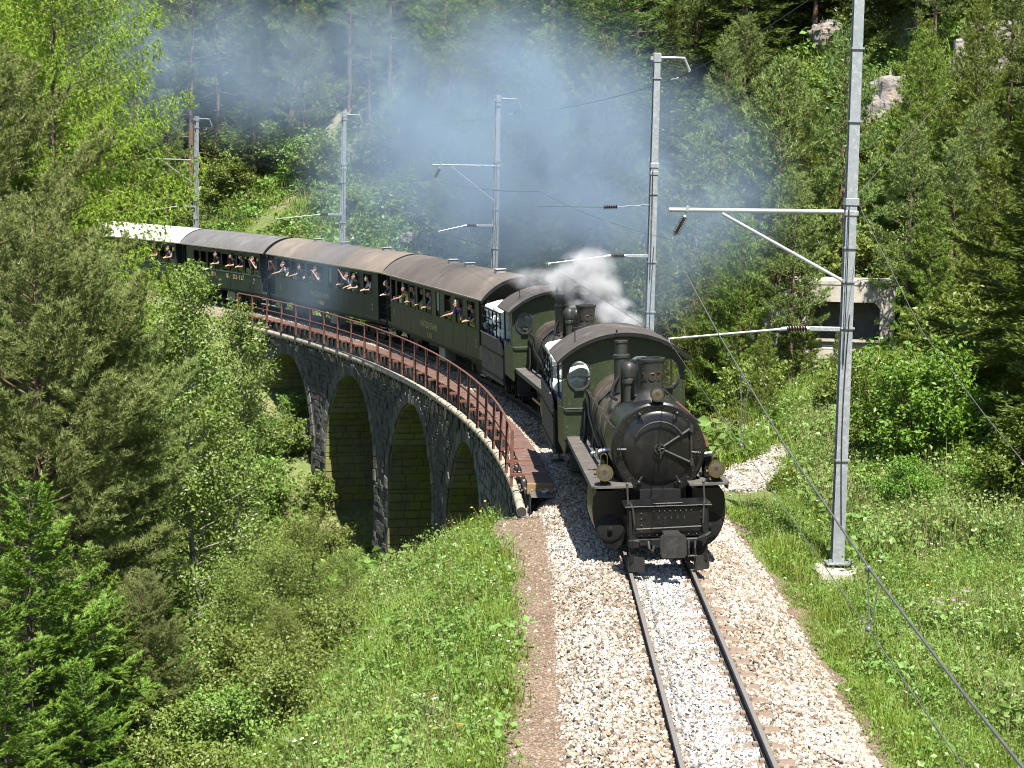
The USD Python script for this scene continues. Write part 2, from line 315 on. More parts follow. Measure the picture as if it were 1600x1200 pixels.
# railway
mat('rail_side', (.055, .040, .032), (.035, .027, .022), scale=20, rough=.75)
mat('rail_top', (.20, .18, .165), (.15, .135, .12), scale=30, rough=.45, metal=.4, K=1)
mat('rust_brown', (.27, .195, .14), (.18, .125, .09), scale=14, rough=.85, c3=(.28, .2, .15), c3scale=6)
mat('rail_red', (.205, .070, .040), (.13, .046, .03), scale=12, rough=.75, c3=(.07, .035, .027), c3scale=7)
mat('plank_red', (.185, .095, .068), (.12, .062, .045), scale=7, rough=.85, c3=(.25, .16, .12), c3scale=3, bump=.3, island=.15)
mat('plank_ochre', (.30, .20, .08), (.2, .13, .06), scale=7, rough=.85)
mat('duct_stone', (.56, .49, .37), (.40, .34, .25), scale=9, rough=.85, bump=.3, island=.1)
mat('dark_iron', (.035, .03, .026), (.02, .018, .016), scale=16, rough=.7)
mat('masonry', (.26, .24, .205), (.085, .08, .075), scale=2.6, rough=.93, bump=.9, bscale=14, bdist=.05, island=.42, c3=(.18, .15, .075), c3scale=1.0, c3lo=.5, c3hi=.68, K=.39)
mat('masonry_block', (.26, .24, .205), (.085, .08, .075), scale=2.6, rough=.93, bump=.9, bscale=14, bdist=.05, per_object=.42, c3=(.18, .15, .075), c3scale=1.0, c3lo=.5, c3hi=.68, K=.39)
mat('masonry_mossy', (.20, .185, .09), (.11, .10, .055), scale=3, rough=.95, bump=.7, bscale=15, bdist=.03, island=.3, c3=(.17, .18, .035), c3scale=.9, c3lo=.42, c3hi=.6, K=.95)
mat('mortar', (.19, .175, .15), (.10, .095, .085), scale=6, rough=.95, K=.39)
mat('concrete', (.60, .55, .45), (.44, .40, .33), scale=2.5, rough=.9, bump=.3, c3=(.2, .19, .16), c3scale=1.2, c3lo=.56, c3hi=.72)
mat('dark_recess', (.035, .035, .035), (.02, .02, .02), rough=.9)
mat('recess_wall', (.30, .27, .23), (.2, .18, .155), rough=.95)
mat('galvanised', (.44, .47, .49), (.35, .38, .40), scale=5, rough=.45, metal=.35, c3=(.52, .54, .55), c3scale=9, c3lo=.5, c3hi=.62, K=.50)
mat('bright_tube', (.66, .68, .69), (.56, .58, .6), scale=8, rough=.35, metal=.5, K=.62)
mat('insulator', (.06, .03, .025), (.04, .02, .018), rough=.2)
mat('wire', (.115, .115, .11), (.08, .08, .078), rough=.5, metal=.3, K=.8)
mat('black_cable', (.02, .02, .02), rough=.6)
# locomotive
mat('loco_black', (.0055, .0054, .0055), (.0032, .0032, .0034), scale=6, rough=.30, spec=.34, c3=(.014, .012, .010), c3scale=4, c3lo=.5, c3hi=.75, K=1)
mat('loco_boiler', (.060, .047, .036), (.036, .029, .023), scale=3, rough=.42, spec=.45, c3=(.11, .088, .065), c3scale=2.5, c3lo=.5, c3hi=.72, K=.8)
mat('loco_grey', (.022, .021, .020), (.013, .0125, .012), scale=8, rough=.48, spec=.35, c3=(.036, .033, .03), c3scale=5, K=1)
mat('loco_dark_metal', (.009, .009, .009), (.005, .005, .005), scale=14, rough=.6, spec=.18, K=1)
mat('loco_board', (.12, .105, .09), (.075, .066, .057), scale=5, rough=.7, c3=(.19, .165, .135), c3scale=3)
mat('loco_green', (.036, .050, .021), (.021, .032, .014), scale=5, rough=.4, spec=.35, c3=(.13, .13, .08), c3scale=24, c3lo=.60, c3hi=.68)
mat('cab_roof', (.075, .060, .048), (.048, .039, .033), scale=2.5, rough=.75, c3=(.14, .12, .10), c3scale=1.5)
mat('brass', (.55, .40, .16), (.42, .29, .11), scale=10, rough=.25, metal=1.0, K=.74)
mat('steel_bright', (.5, .49, .47), (.4, .39, .37), scale=10, rough=.3, metal=.9, K=.74)
mat('copper_pipe', (.30, .13, .085), (.22, .1, .07), rough=.4, metal=.6)
mat('number_bronze', (.085, .058, .034), (.06, .042, .027), scale=20, rough=.5, metal=.4)
mat('tender_wood', (.155, .105, .070), (.095, .066, .046), scale=5, rough=.8, c3=(.21, .155, .11), c3scale=2, bump=.3, island=.18)
mat('lamp_reflector', (.74, .62, .46), (.62, .50, .36), scale=8, rough=.4, metal=.0, K=1)
mat('lamp_bulb', (.62, .20, .07), (.55, .16, .06), rough=.3, K=1)
mat('sack_white', (.80, .80, .82), (.66, .66, .69), scale=5, rough=.4, bump=.6, bscale=14, bdist=.03, K=.74)
mat('sack_blue', (.05, .09, .26), (.035, .06, .18), scale=5, rough=.4, bump=.6, bscale=14, bdist=.03, c3=(.42, .46, .55), c3scale=2.5)
usdkit.material(stage, '/World/Looks/pane', {'t': ('transparent_bsdf', {'color': (.86, .9, .88)}), 'g': ('glossy_bsdf', {'color': (1, 1, 1), 'roughness': .02}), 'f': ('fresnel', {'IOR': 1.5}), 'm': ('mix_closure', {})},
                [('f.fac', 'm.fac'), ('t.BSDF', 'm.closure1'), ('g.BSDF', 'm.closure2')], surface='m.closure')
# coaches
mat('coach_olive', (.029, .028, .016), (.021, .021, .013), scale=2.5, rough=.5, spec=.3, c3=(.058, .05, .031), c3scale=1.5)
mat('coach_green', (.020, .036, .029), (.014, .027, .022), scale=2.5, rough=.5, spec=.3, c3=(.03, .044, .035), c3scale=1.5)
mat('coach_green_bright', (.040, .125, .062), (.03, .10, .05), scale=4, rough=.45)
mat('coach_interior', (.14, .105, .066), (.09, .066, .043), scale=4, rough=.7)
mat('seat_wood', (.52, .40, .24), (.42, .31, .18), scale=6, rough=.6)
mat('roof_brown', (.140, .112, .092), (.100, .083, .070), scale=1.0, rough=.85, c3=(.19, .16, .13), c3scale=.7)
mat('roof_tan', (.225, .178, .138), (.172, .14, .112), scale=1.0, rough=.85, c3=(.27, .23, .185), c3scale=.6)
mat('roof_grey', (.155, .148, .142), (.115, .11, .107), scale=1.2, rough=.8, c3=(.2, .19, .18), c3scale=.8)
mat('roof_white', (.74, .71, .62), (.64, .61, .53), scale=1.2, rough=.8)
mat('roof_edge', (.42, .38, .29), (.33, .29, .22), scale=2, rough=.8)
mat('letter_gold', (.34, .27, .13), (.25, .20, .10), scale=9, rough=.6, K=1)
mat('sash_pale', (.20, .245, .215), (.15, .19, .165), scale=6, rough=.5)
mat('step_pale', (.40, .37, .33), (.3, .28, .25), rough=.8)
mat('curtain', (.30, .38, .36), (.24, .30, .29), rough=.8)
# people
for nm, c in (('skin', (.56, .33, .235)), ('hair_brown', (.055, .035, .022)), ('hair_grey', (.36, .34, .32)), ('hair_dark', (.02, .017, .015)), ('cloth_black', (.018, .018, .02)), ('cloth_navy', (.02, .03, .12)), ('cloth_purple', (.10, .05, .36)),
              ('cloth_yellow', (.62, .60, .10)), ('cloth_orange', (.80, .12, .015)), ('cloth_white', (.68, .69, .72)), ('cloth_lightblue', (.13, .30, .55)), ('cloth_grey', (.2, .2, .21)), ('cloth_red', (.42, .05, .035)), ('jeans', (.04, .06, .12))):
    mat(nm, c, tuple(.8 * k for k in c), scale=8, rough=.75)
# ------------------------------------------------------------------ terrain sheet, path, ballast bed
rng = np.random.default_rng(7)
def axis(parts):
    out = [parts[0][0]]
    for a, b, st in parts:
        n = max(1, int(round((b - a) / st))); out += list(np.linspace(a, b, n + 1)[1:])
    return np.array(out)
GX = axis([(-260, -110, 7), (-110, -45, 2), (-45, -7, .5), (-7, 8, .25), (8, 45, .5), (45, 110, 1.3), (110, 300, 7)])
GY = axis([(-90, -16, 3), (-16, 20, .3), (20, 110, .55), (110, 190, 1.6), (190, 420, 8)])
gx, gy = np.meshgrid(GX, GY, indexing='ij')
gz = ground(gx, gy)
# the ballast formation stays below its stones
nx_, ny_ = gx.shape
ii, jj = np.meshgrid(np.arange(nx_ - 1), np.arange(ny_ - 1), indexing='ij')
quads = np.stack([ii * ny_ + jj, (ii + 1) * ny_ + jj, (ii + 1) * ny_ + jj + 1, ii * ny_ + jj + 1], -1).reshape(-1, 4)
single('ground', (np.stack([gx, gy, gz], -1).reshape(-1, 3), quads), 'ground', 'mountainside meadow and forest ground of grass, soil and rock', 'ground', kind='structure', smooth=True)

def ribbon(ss, offs, hs, cant=False):
    """a sheet along the line: offs, hs (n_s x n_o)"""
    offs = np.asarray(offs, float); hs = np.asarray(hs, float)
    v = T(np.repeat(np.asarray(ss)[:, None], offs.shape[1], 1), offs, hs, cant); n, k = offs.shape
    i, j = np.meshgrid(np.arange(n - 1), np.arange(k - 1), indexing='ij')
    q = np.stack([i * k + j, i * k + j + 1, (i + 1) * k + j + 1, (i + 1) * k + j], -1).reshape(-1, 4)
    return v.reshape(-1, 3), q
def bed_h(s, o):
    """height of the ballast surface over rail top"""
    a = np.abs(o); via = (s > 9.2) & (s < 61)
    return np.where(via, np.interp(a, [0, 1.0, 1.55], [-.15, -.16, -.2]), np.where(o < 0, np.interp(a, [0, 1.2, 1.4, 1.98, 2.3], [-.15, -.16, -.2, -.6, -.8]), np.interp(a, [0, 1.25, 1.5, 2.2, 2.5], [-.15, -.16, -.2, -.62, -.8])))
ss = np.linspace(-34, 92, 500)
oo = np.array([-2.45, -2.2, -1.9, -1.55, -1.3, -1.0, -.5, 0, .5, 1.0, 1.3, 1.55, 1.9, 2.2, 2.45])
O = np.repeat(oo[None], len(ss), 0)
O = np.where(((ss > 9.2) & (ss < 61))[:, None], np.clip(O, -1.56, 1.75), O)
single('ballast_bed', ribbon(ss, O, bed_h(ss[:, None], O) - .012 + .02 * (fbm(np.stack([ss[:, None] * 2 + 0 * O, O * 3, 0 * O], -1), 3, 2) - .5)), 'ballast_bed', 'crushed stone bed under the railway track', 'trackbed', kind='structure', smooth=True)
ps = np.linspace(-34, 9.4, 140); k = np.linspace(0, 1, 9)
wl = 2.72 + .16 * (noise(np.stack([ps * .8, 0 * ps, 0 * ps], -1), 4) - .5) * 2 + .35 * np.exp(-((ps - 5.5) / 2.2) ** 2) + .12 * (noise(np.stack([ps * 3, 0 * ps, 0 * ps], -1), 5) - .5)
po = -(1.75 + (wl[:, None] - 1.75) * k)
w_ = T(ps[:, None] + 0 * po, po); pz = ground(w_[..., 0], w_[..., 1]) - GRADE * ps[:, None] + .03 + .012 * noise(np.stack([ps[:, None] * 4 + 0 * po, po * 6, 0 * po], -1), 6)
single('gravel_path', ribbon(ps, po, pz)[0:2], 'path_gravel', 'trodden brown gravel path beside the ballast', 'path', kind='structure', smooth=True)
# narrower earth path on the other side
ps = np.linspace(-30, 9, 120); wr = 2.55 + .35 * (noise(np.stack([ps * .6, 0 * ps, 0 * ps], -1), 14) - .5) * 2
po = 1.95 + (wr[:, None] - 1.95) * k
w_ = T(ps[:, None] + 0 * po, po); pz = ground(w_[..., 0], w_[..., 1]) - GRADE * ps[:, None] + .025
single('earth_path', ribbon(ps, po, pz)[0:2], 'path_gravel', 'earthen strip between ballast and meadow', 'path', kind='structure', smooth=True)
# pale gravel way from the line towards the concrete gallery
cl = np.array([[2.75, 13.6], [3.1, 14.8], [3.75, 16.4], [4.7, 17.6], [5.6, 19.6], [6.4, 22.5], [7.0, 26.0]])
tt = np.linspace(0, 1, 60); cx_ = np.interp(tt, np.linspace(0, 1, len(cl)), cl[:, 0]); cy_ = np.interp(tt, np.linspace(0, 1, len(cl)), cl[:, 1])
tg = np.stack([np.gradient(cx_), np.gradient(cy_)], 1); tg /= np.linalg.norm(tg, axis=1, keepdims=True)
hw = np.interp(tt, [0, .12, .3, .5, 1], [.3, .8, 1.15, .75, .4])
kk = np.linspace(-1, 1, 9)
px_ = cx_[:, None] + kk * hw[:, None] * tg[:, 1:]; py_ = cy_[:, None] - kk * hw[:, None] * tg[:, :1]
pz_ = ground(px_, py_) + .05 - .12 * np.abs(kk) ** 3
vv = np.stack([px_, py_, pz_], -1).reshape(-1, 3); i, j = np.meshgrid(np.arange(59), np.arange(8), indexing='ij')
single('gravel_track', (vv, np.stack([i * 9 + j, i * 9 + j + 1, (i + 1) * 9 + j + 1, (i + 1) * 9 + j], -1).reshape(-1, 4)), 'pale_gravel', 'pale gravel way leading off to the right behind the locomotive', 'path', kind='structure', smooth=True)

# ------------------------------------------------------------------ track
trk = thing('railway_track', 'narrow gauge railway track curving from foreground over the viaduct', 'railway track')
prof = np.array([[-.06, -.14], [.06, -.14], [.06, -.128], [.012, -.115], [.010, -.04], [.0325, -.032], [.0325, -.003], [.028, 0], [-.028, 0], [-.0325, -.003], [-.0325, -.032], [-.010, -.04], [-.012, -.115], [-.06, -.128]])
rs = np.linspace(-32, 90, 420)
for side in (-1, 1):
    P_ = T(rs[:, None], side * .5325 + prof[None, :, 0], prof[None, :, 1], True); n, k_ = P_.shape[:2]
    i, j = np.meshgrid(np.arange(n - 1), np.arange(k_), indexing='ij'); j2 = (j + 1) % k_
    q = np.stack([i * k_ + j, i * k_ + j2, (i + 1) * k_ + j2, (i + 1) * k_ + j], -1)
    head = (np.arange(k_) == 7)
    rl = part(trk, 'rail', (P_.reshape(-1, 3), q[:, ~head].reshape(-1, 4)), 'rail_side')
    part(rl, 'running_surface', ((P_ + [0, 0, .0005]).reshape(-1, 3), q[:, head].reshape(-1, 4)), 'rail_top')
for s_ in np.arange(-12.1, 61.5, .66):
    b = MB().box((-.84, -.12, -.225), (.84, .12, -.146), ch=.02)
    for sd in (-1, 1):
        for q_ in (-1, 1): b.box((sd * .5325 + q_ * .085 - .03, -.05, -.14), (sd * .5325 + q_ * .085 + .03, .05, -.108))
    m_ = track_xf(s_)
    v, f = b.get(); v = np.c_[v, np.ones(len(v))] @ m_
    part(trk, 'sleeper', (v[:, :3], f), 'rust_brown')

# ------------------------------------------------------------------ loose stones (instanced)
def stone(seed, flat=.7):
    r = np.random.default_rng(seed); p = r.normal(size=(11, 3)); p /= np.linalg.norm(p, axis=1, keepdims=True); p *= r.uniform(.75, 1.15, (11, 1)); p[:, 2] *= flat; p[:, 0] *= 1.2
    h = trimesh.convex.convex_hull(p); return np.array(h.vertices), np.array(h.faces)
def instancer(name, protos, pos, idx, quat, scale, label, cat):
    """protos: [(mesh, material)]; quat (n,4) w x y z"""
    p = '/World/' + numbered('/World', name)
    pi = UsdGeom.PointInstancer.Define(stage, p)
    rel = pi.CreatePrototypesRel()
    UsdGeom.Scope.Define(stage, p + '/shapes')
    for i_, (mesh, m_) in enumerate(protos):
        q_ = p + '/shapes/' + ('piece' if i_ == 0 else 'piece_%03d' % i_)
        usdkit.mesh(stage, q_, mesh, '/World/Looks/' + m_)
        rel.AddTarget(q_)
    pi.CreateProtoIndicesAttr(Vt.IntArray.FromNumpy(np.asarray(idx, np.int32)))
    pi.CreatePositionsAttr(Vt.Vec3fArray.FromNumpy(np.asarray(pos, np.float32)))
    pi.CreateOrientationsAttr(Vt.QuathArray([Gf.Quath(float(a), float(b), float(c), float(d)) for a, b, c, d in quat]))
    sc = np.asarray(scale, np.float32); sc = np.repeat(sc[:, None], 3, 1) if sc.ndim == 1 else sc
    pi.CreateScalesAttr(Vt.Vec3fArray.FromNumpy(sc))
    tag(pi.GetPrim(), label, cat, None, 'stuff')
    return p
def rand_quat(n, r):
    q = r.normal(size=(n, 4)); return q / np.linalg.norm(q, axis=1, keepdims=True)
def yaw_quat(n, r, tilt=.15):
    a = r.uniform(0, 2 * np.pi, n); tx, ty = r.normal(0, tilt, n), r.normal(0, tilt, n)
    q = np.stack([np.cos(a / 2), tx / 2 * np.cos(a / 2) + ty / 2 * np.sin(a / 2), ty / 2 * np.cos(a / 2) - tx / 2 * np.sin(a / 2), np.sin(a / 2)], 1)
    return q / np.linalg.norm(q, axis=1, keepdims=True)
def ballast(name, n, s0, s1, o0, o1, mats, weights, label, seed, size=(.028, .047)):
    r = np.random.default_rng(seed)
    s_, o_ = r.uniform(s0, s1, n), r.uniform(o0, o1, n)
    keep = (np.abs(np.abs(o_) - .5325) > .06)
    sl = np.abs(((s_ + 12.1) / .66 + .5) % 1 - .5) * .66 < .125
    keep &= ~(sl & (np.abs(o_) > .58) & (np.abs(o_) < .93) & (r.random(n) < .35))
    keep &= ~(sl & (np.abs(o_) < .5) & (np.abs(o_) > .33) & (r.random(n) < .35))
    # ragged outer edge
    edge = np.where(o_ < 0, 1.97, 2.16) + .16 * (noise(np.stack([s_ * 1.7, np.sign(o_) * 5, 0 * s_], -1), 31) - .5) * 2
    keep &= (np.abs(o_) < edge) | (r.random(n) < .05)
    s_, o_ = s_[keep], o_[keep]; n = len(s_)
    h_ = bed_h(s_, o_) + r.uniform(-.014, .022, n)
    pos = T(s_, o_, h_) 
    fld = fbm(np.stack([s_ * .5, o_ * .7, 0 * s_], -1), 3, seed)
    w = np.array(weights, float); cs = np.cumsum(w / w.sum())
    u = np.clip(r.random(n) + (fld - .5) * .6 + .28 * np.exp(-np.abs(np.abs(o_) - .55) / .16) * (np.abs(o_) > .5) + .12 * np.exp(-np.abs(np.abs(o_) - .53) / .1), 0, .999); col = np.searchsorted(cs, u)
    shapes_ = [stone(seed * 10 + q) for q in range(3)]
    protos = [(shapes_[q], m_) for m_ in mats for q in range(3)]
    sc = r.uniform(*size, n)
    instancer(name, protos, pos, col * 3 + r.integers(0, 3, n), rand_quat(n, r), sc, label, 'ballast')
tan_mix = (['ballast_white', 'ballast_cream', 'ballast_tan', 'ballast_brown'], [1.1, 3.2, 3.9, 1.5])
ballast('track_ballast', 24000, -11, 16, -2.3, -.45, *tan_mix, 'cream and tan crushed stone left of the rails in the foreground', 1)
ballast('track_ballast', 24000, -11, 14, .45, 2.4, *tan_mix, 'cream and tan crushed stone right of the rails in the foreground', 2)
ballast('track_ballast', 12500, -11, 12, -.48, .48, ['ballast_white', 'ballast_grey', 'ballast_cream', 'ballast_tan'], [3.2, 2.6, 1.4, .5], 'pale grey crushed stone between the two rails', 3, (.024, .040))
ballast('track_ballast', 9500, 16, 61, -1.56, -.75, *tan_mix, 'crushed stone strip along the viaduct walkway', 4, (.03, .05))

# ------------------------------------------------------------------ viaduct
via = thing('stone_viaduct', 'curved stone viaduct with four tall arches carrying the railway', 'viaduct')
ARCH = [25.4, 35.1, 44.6, 53.9]; RA, HA = 3.65, -1.42; HS = HA - RA
FO, BO, TOP = -2.05, 1.9, -.24
def arch_lo(s):
    """underside of the solid wall at s: arch curve, or -inf where there is a pier"""
    y = np.full(np.shape(s), -99.0)
    for a in ARCH:
        d = np.abs(np.asarray(s) - a); y = np.where(d < RA - 1e-9, HS + np.sqrt(np.maximum(RA ** 2 - d ** 2, 0)), y)
    return y
cols = np.unique(np.concatenate([np.arange(8.6, 61.6, .3)] + [a + RA * np.cos(np.linspace(0, np.pi, 29)) for a in ARCH]))
core = MB()
def gnd_h(s, o):
    w = T(s, o); return ground(w[..., 0], w[..., 1], False) - GRADE * np.asarray(s)
gl, gr_ = gnd_h(cols, FO + 0 * cols) - 1.5, gnd_h(cols, BO + 0 * cols) - 1.5
for o_, g_, flip in ((FO, gl, 1), (BO, gr_, 0)):
    for a, b, ga, gb in zip(cols[:-1], cols[1:], g_[:-1], g_[1:]):
        mid = (a + b) / 2
        inside = any(abs(mid - c) < RA for c in ARCH)
        la, lb = (float(arch_lo(np.array(x))) if inside else -99 for x in (a, b))
        if inside: la, lb = max(la, HS), max(lb, HS)
        else: la, lb = ga, gb
        v = T([a, b, b, a], o_, [la, lb, TOP, TOP]); core.add(v, [[0, 1, 2, 3]] if not flip else [[3, 2, 1, 0]])
# end walls, top
for a, b in zip(cols[:-1], cols[1:]): core.add(T([a, b, b, a], [FO, FO, BO, BO], TOP), [[3, 2, 1, 0]])
part(via, 'core', core, 'mortar')
def block(c, d):
    """c: 4 corners (4,3) of the face, d: outward vector; a stone with chamfered front, five faces"""
    ctr = c.mean(0); inner = ctr + (c - ctr) * .9
    return np.vstack([c, c + d * .55, inner + d]), np.array([[0, 1, 5, 4], [1, 2, 6, 5], [2, 3, 7, 6], [3, 0, 4, 7], [4, 5, 9, 8], [5, 6, 10, 9], [6, 7, 11, 10], [7, 4, 8, 11], [8, 9, 10, 11]])
r = np.random.default_rng(21)
wall_blocks, ring_blocks, soff_blocks = [], [], []
def norm_out(s): t = heading(s); return np.array([-math.cos(t), -math.sin(t), 0.0])
h_ = -.56; row = 0
while h_ > -13:
    dh = r.uniform(.17, .34); s_ = 8.9 + r.uniform(0, .4)
    while s_ < 61:
        ds = r.uniform(.22, .70); g = .012
        cs_, ch_ = np.array([s_ + g, s_ + ds - g, s_ + ds - g, s_ + g]), np.array([h_ - g, h_ - g, h_ - dh + g, h_ - dh + g])
        ok = all(not (abs(x - a) < RA + .0 and y < HS) and not ((x - a) ** 2 + (max(y, HS) - HS) ** 2 < (RA + (.42 if y > HS else 0)) ** 2 and abs(x - a) < RA + .45 and (y > HS or abs(x - a) < RA)) for x, y in zip(list(cs_) + [s_ + ds / 2], list(ch_) + [h_ - dh / 2]) for a in ARCH)
        if ok and h_ > float(gnd_h(s_, FO - .2)) - .6:
            jit = r.uniform(-.035, .035, (4, 2))
            c = T(cs_ + jit[:, 0], FO + .004, ch_ + jit[:, 1])
            wall_blocks.append((s_, h_, c, norm_out(s_) * r.uniform(.015, .07)))
        s_ += ds
    h_ -= dh
for a in ARCH:
    n = 26
    for q in range(n):
        a0, a1 = np.pi * q / n + .004, np.pi * (q + 1) / n - .004
        rr_ = RA + r.uniform(.30, .52)
        ang = np.array([a0, a1, a1, a0]); rad = np.array([RA, RA, rr_, rr_])
        c = T(a + rad * np.cos(ang), FO + .004, HS + rad * np.sin(ang))
        ring_blocks.append((a, HS + RA * math.sin((a0 + a1) / 2), c[::-1] if 0 else c, norm_out(a) * r.uniform(.03, .075)))
    # inside of the arch and of the piers, built in courses
    arc = [(np.pi * t, None) for t in np.linspace(0, 1, 39)]
    path = [(a + RA, y) for y in np.arange(HS - 7.2, HS - .01, .32)] + [(a + RA * math.cos(t), HS + RA * math.sin(t)) for t, _ in arc] + [(a - RA, y) for y in np.arange(HS - .32, HS - 7.4, -.32)]
    path = np.array(path)
    strip = T(np.repeat(path[:, :1], 2, 1), np.array([[FO, BO]]), np.repeat(path[:, 1:], 2, 1)).reshape(-1, 3); n_ = len(path)
    i_ = np.arange(n_ - 1)
    part(via, 'arch_lining', (strip, np.stack([2 * i_, 2 * i_ + 1, 2 * i_ + 3, 2 * i_ + 2], 1)), 'mortar')
    for (s0_, h0_), (s1_, h1_) in zip(path[:-1], path[1:]):
        o_ = FO + .02
        nrm = np.array([-(h1_ - h0_), (s1_ - s0_)]); nrm /= np.linalg.norm(nrm)
        if nrm @ np.array([a - (s0_ + s1_) / 2, HS - 1.0 - (h0_ + h1_) / 2 if h0_ > HS else 0]) < 0: nrm = -nrm
        e = .012; f0, f1 = np.array([s0_, h0_]), np.array([s1_, h1_]); dd = (f1 - f0) / np.linalg.norm(f1 - f0) * e; f0, f1 = f0 + dd, f1 - dd
        while o_ < BO - .1:
            do = min(r.uniform(.4, .85), BO - o_)
            c = T([f0[0], f1[0], f1[0], f0[0]], [o_, o_, o_ + do - .02, o_ + do - .02], [f0[1], f1[1], f1[1], f0[1]])
            t_ = heading(a); d3 = np.array([-math.sin(t_) * nrm[0], math.cos(t_) * nrm[0], nrm[1]]) * r.uniform(.015, .055)
            soff_blocks.append((a, (h0_ + h1_) / 2, c, d3)); o_ += do
wall_blocks.sort(key=lambda b: b[0] - .35 * b[1])
rb = sorted(ring_blocks, key=lambda b: b[0])
shown = 0
for lst, nm in ((rb, 'arch_stone'), ):
    for b in lst: part(via, nm, block(b[2], b[3]), 'masonry_block')
shown = len(rb)
vis = [b for b in wall_blocks if b[0] > 12.5 and b[1] > -9]
first, rest = vis[:300], vis[300:] + [b for b in wall_blocks if not (b[0] > 12.5 and b[1] > -9)]
for b in first: part(via, 'stone', block(b[2], b[3]), 'masonry_block')
mb = MB()
for b in rest: mb.add(*block(b[2], b[3]))
part(via, 'wall_stones', mb, 'masonry', kind='stuff')
mb = MB()
for b in soff_blocks: mb.add(*block(b[2], b[3]))
part(via, 'arch_lining_stones', mb, 'masonry_mossy', kind='stuff')
# cable duct along the wall head
duct = thing('cable_duct', 'stone coloured cable duct clamped along the outer wall of the viaduct', 'cable duct')
ds_ = np.arange(8.95, 60.2, 1.0)
for a in ds_:
    q = np.linspace(a + .01, a + .99, 4); part(duct, 'duct_segment', MB().tube(T(q, -2.24, -.62), .105, 10), 'duct_stone', smooth=40)
cl_ = MB()
for a in ds_:
    cl_.tube(T([a - .014, a + .014], -2.24, -.62), .112, 10)
    part(duct, 'bracket', MB().tube(T([a, a], [-2.24, -2.24], [-.70, -.86]), .03, 6).tube(T([a, a], [-2.24, -2.0], [-.72, -.74]), .025, 5), 'dark_iron')
part(duct, 'clamps', cl_, 'dark_iron', kind='stuff')
# walkway
wk = thing('viaduct_walkway', 'rusty red plank walkway cantilevered along the left of the viaduct', 'walkway')
r = np.random.default_rng(5)
for a in np.arange(9.6, 60.4, .66):
    o1_ = -2.10 + r.uniform(-.03, .03); hz = -.10 + r.uniform(-.006, .006)
    c = [(a + .008, -1.53), (a + .652, -1.53), (a + .652, o1_), (a + .008, o1_)]
    lo = T([x for x, _ in c], [y for _, y in c], hz - .05); hi = T([x for x, _ in c], [y for _, y in c], hz)
    part(wk, 'plank', (np.vstack([lo, hi]), np.array([[0, 1, 2, 3], [7, 6, 5, 4], [0, 4, 5, 1], [1, 5, 6, 2], [2, 6, 7, 3], [3, 7, 4, 0]])), 'plank_red')
v, f = MB().box((-.29, -.07, -.12), (.29, .07, .12), ch=.01).get()
part(wk, 'end_beam', ((np.c_[v, np.ones(len(v))] @ track_xf(9.5, -1.82, -.19, False))[:, :3], f), 'plank_ochre')
for a in np.arange(9.6, 60.4, .66):
    mb = MB()
    for dd in (0.0,):
        v, f = MB().prism(sg.Polygon([(-2.16, -.155), (-1.9, -.155), (-1.9, -.5), (-2.07, -.5), (-2.16, -.3)]), -.035, .035).get()
        mb.add((np.c_[v, np.ones(len(v))] @ track_xf(a, 0, 0, False))[:, :3], f)
    part(wk, 'bracket', mb, 'dark_iron')
# railing
rail_ = thing('viaduct_railing', 'rust red steel railing along the edge of the viaduct walkway', 'railing')
RS = np.linspace(11.0, 59.6, 140)
part(rail_, 'handrail', MB().tube(T(RS, -2.39, .89), .03, 8), 'rail_red', smooth=40)
part(rail_, 'middle_rail', MB().tube(T(RS, -2.385, .38), .022, 6), 'rail_red', smooth=40)
for a in np.arange(11.0, 60, 2.03):
    m_ = track_xf(a, 0, 0, False); mb = MB()
    for lo, hi in (((-2.425, -.035, -.40), (-2.41, .035, .885)), ((-2.41, -.035, -.40), (-2.35, -.022, .885))):
        v, f = MB().box(lo, hi).get(); mb.add((np.c_[v, np.ones(len(v))] @ m_)[:, :3], f)
    v, f = MB().box((-2.42, -.05, -.155), (-1.8, .05, -.085)).get(); mb.add((np.c_[v, np.ones(len(v))] @ m_)[:, :3], f)
    part(rail_, 'post', mb, 'rail_red')
# ------------------------------------------------------------------ locomotive (local: x right, y back along the train, z above rail top)
def frame_between(p0, p1, at=0.0):
    """matrix of a rigid vehicle whose local y axis runs from p0 to p1; local origin at p0 - at"""
    d = (p1 - p0)[:2]; ang = math.atan2(-d[0], d[1])
    dirn = (p1 - p0) / np.linalg.norm(p1 - p0)
    return xf(p0 - dirn * at, ang, -math.atan(CANT), rx=math.asin(dirn[2]))
def arc_poly(hw, eave, peak, n=20):
    """points of a flat arch from -hw to hw"""
    c = hw; hgt = peak - eave; R = (c * c + hgt * hgt) / (2 * hgt); cz = peak - R; a = math.asin(c / R)
    t = np.linspace(-a, a, n); return np.stack([R * np.sin(t), cz + R * np.cos(t)], 1)
def shell(hw, eave, peak, th, y0, y1, n=24, ydiv=1):
    o = arc_poly(hw, eave, peak, n); i = arc_poly(hw - .01, eave - th, peak - th, n)
    poly = sg.Polygon(np.vstack([o, i[::-1]])); return MB().prism(poly, y0, y1)
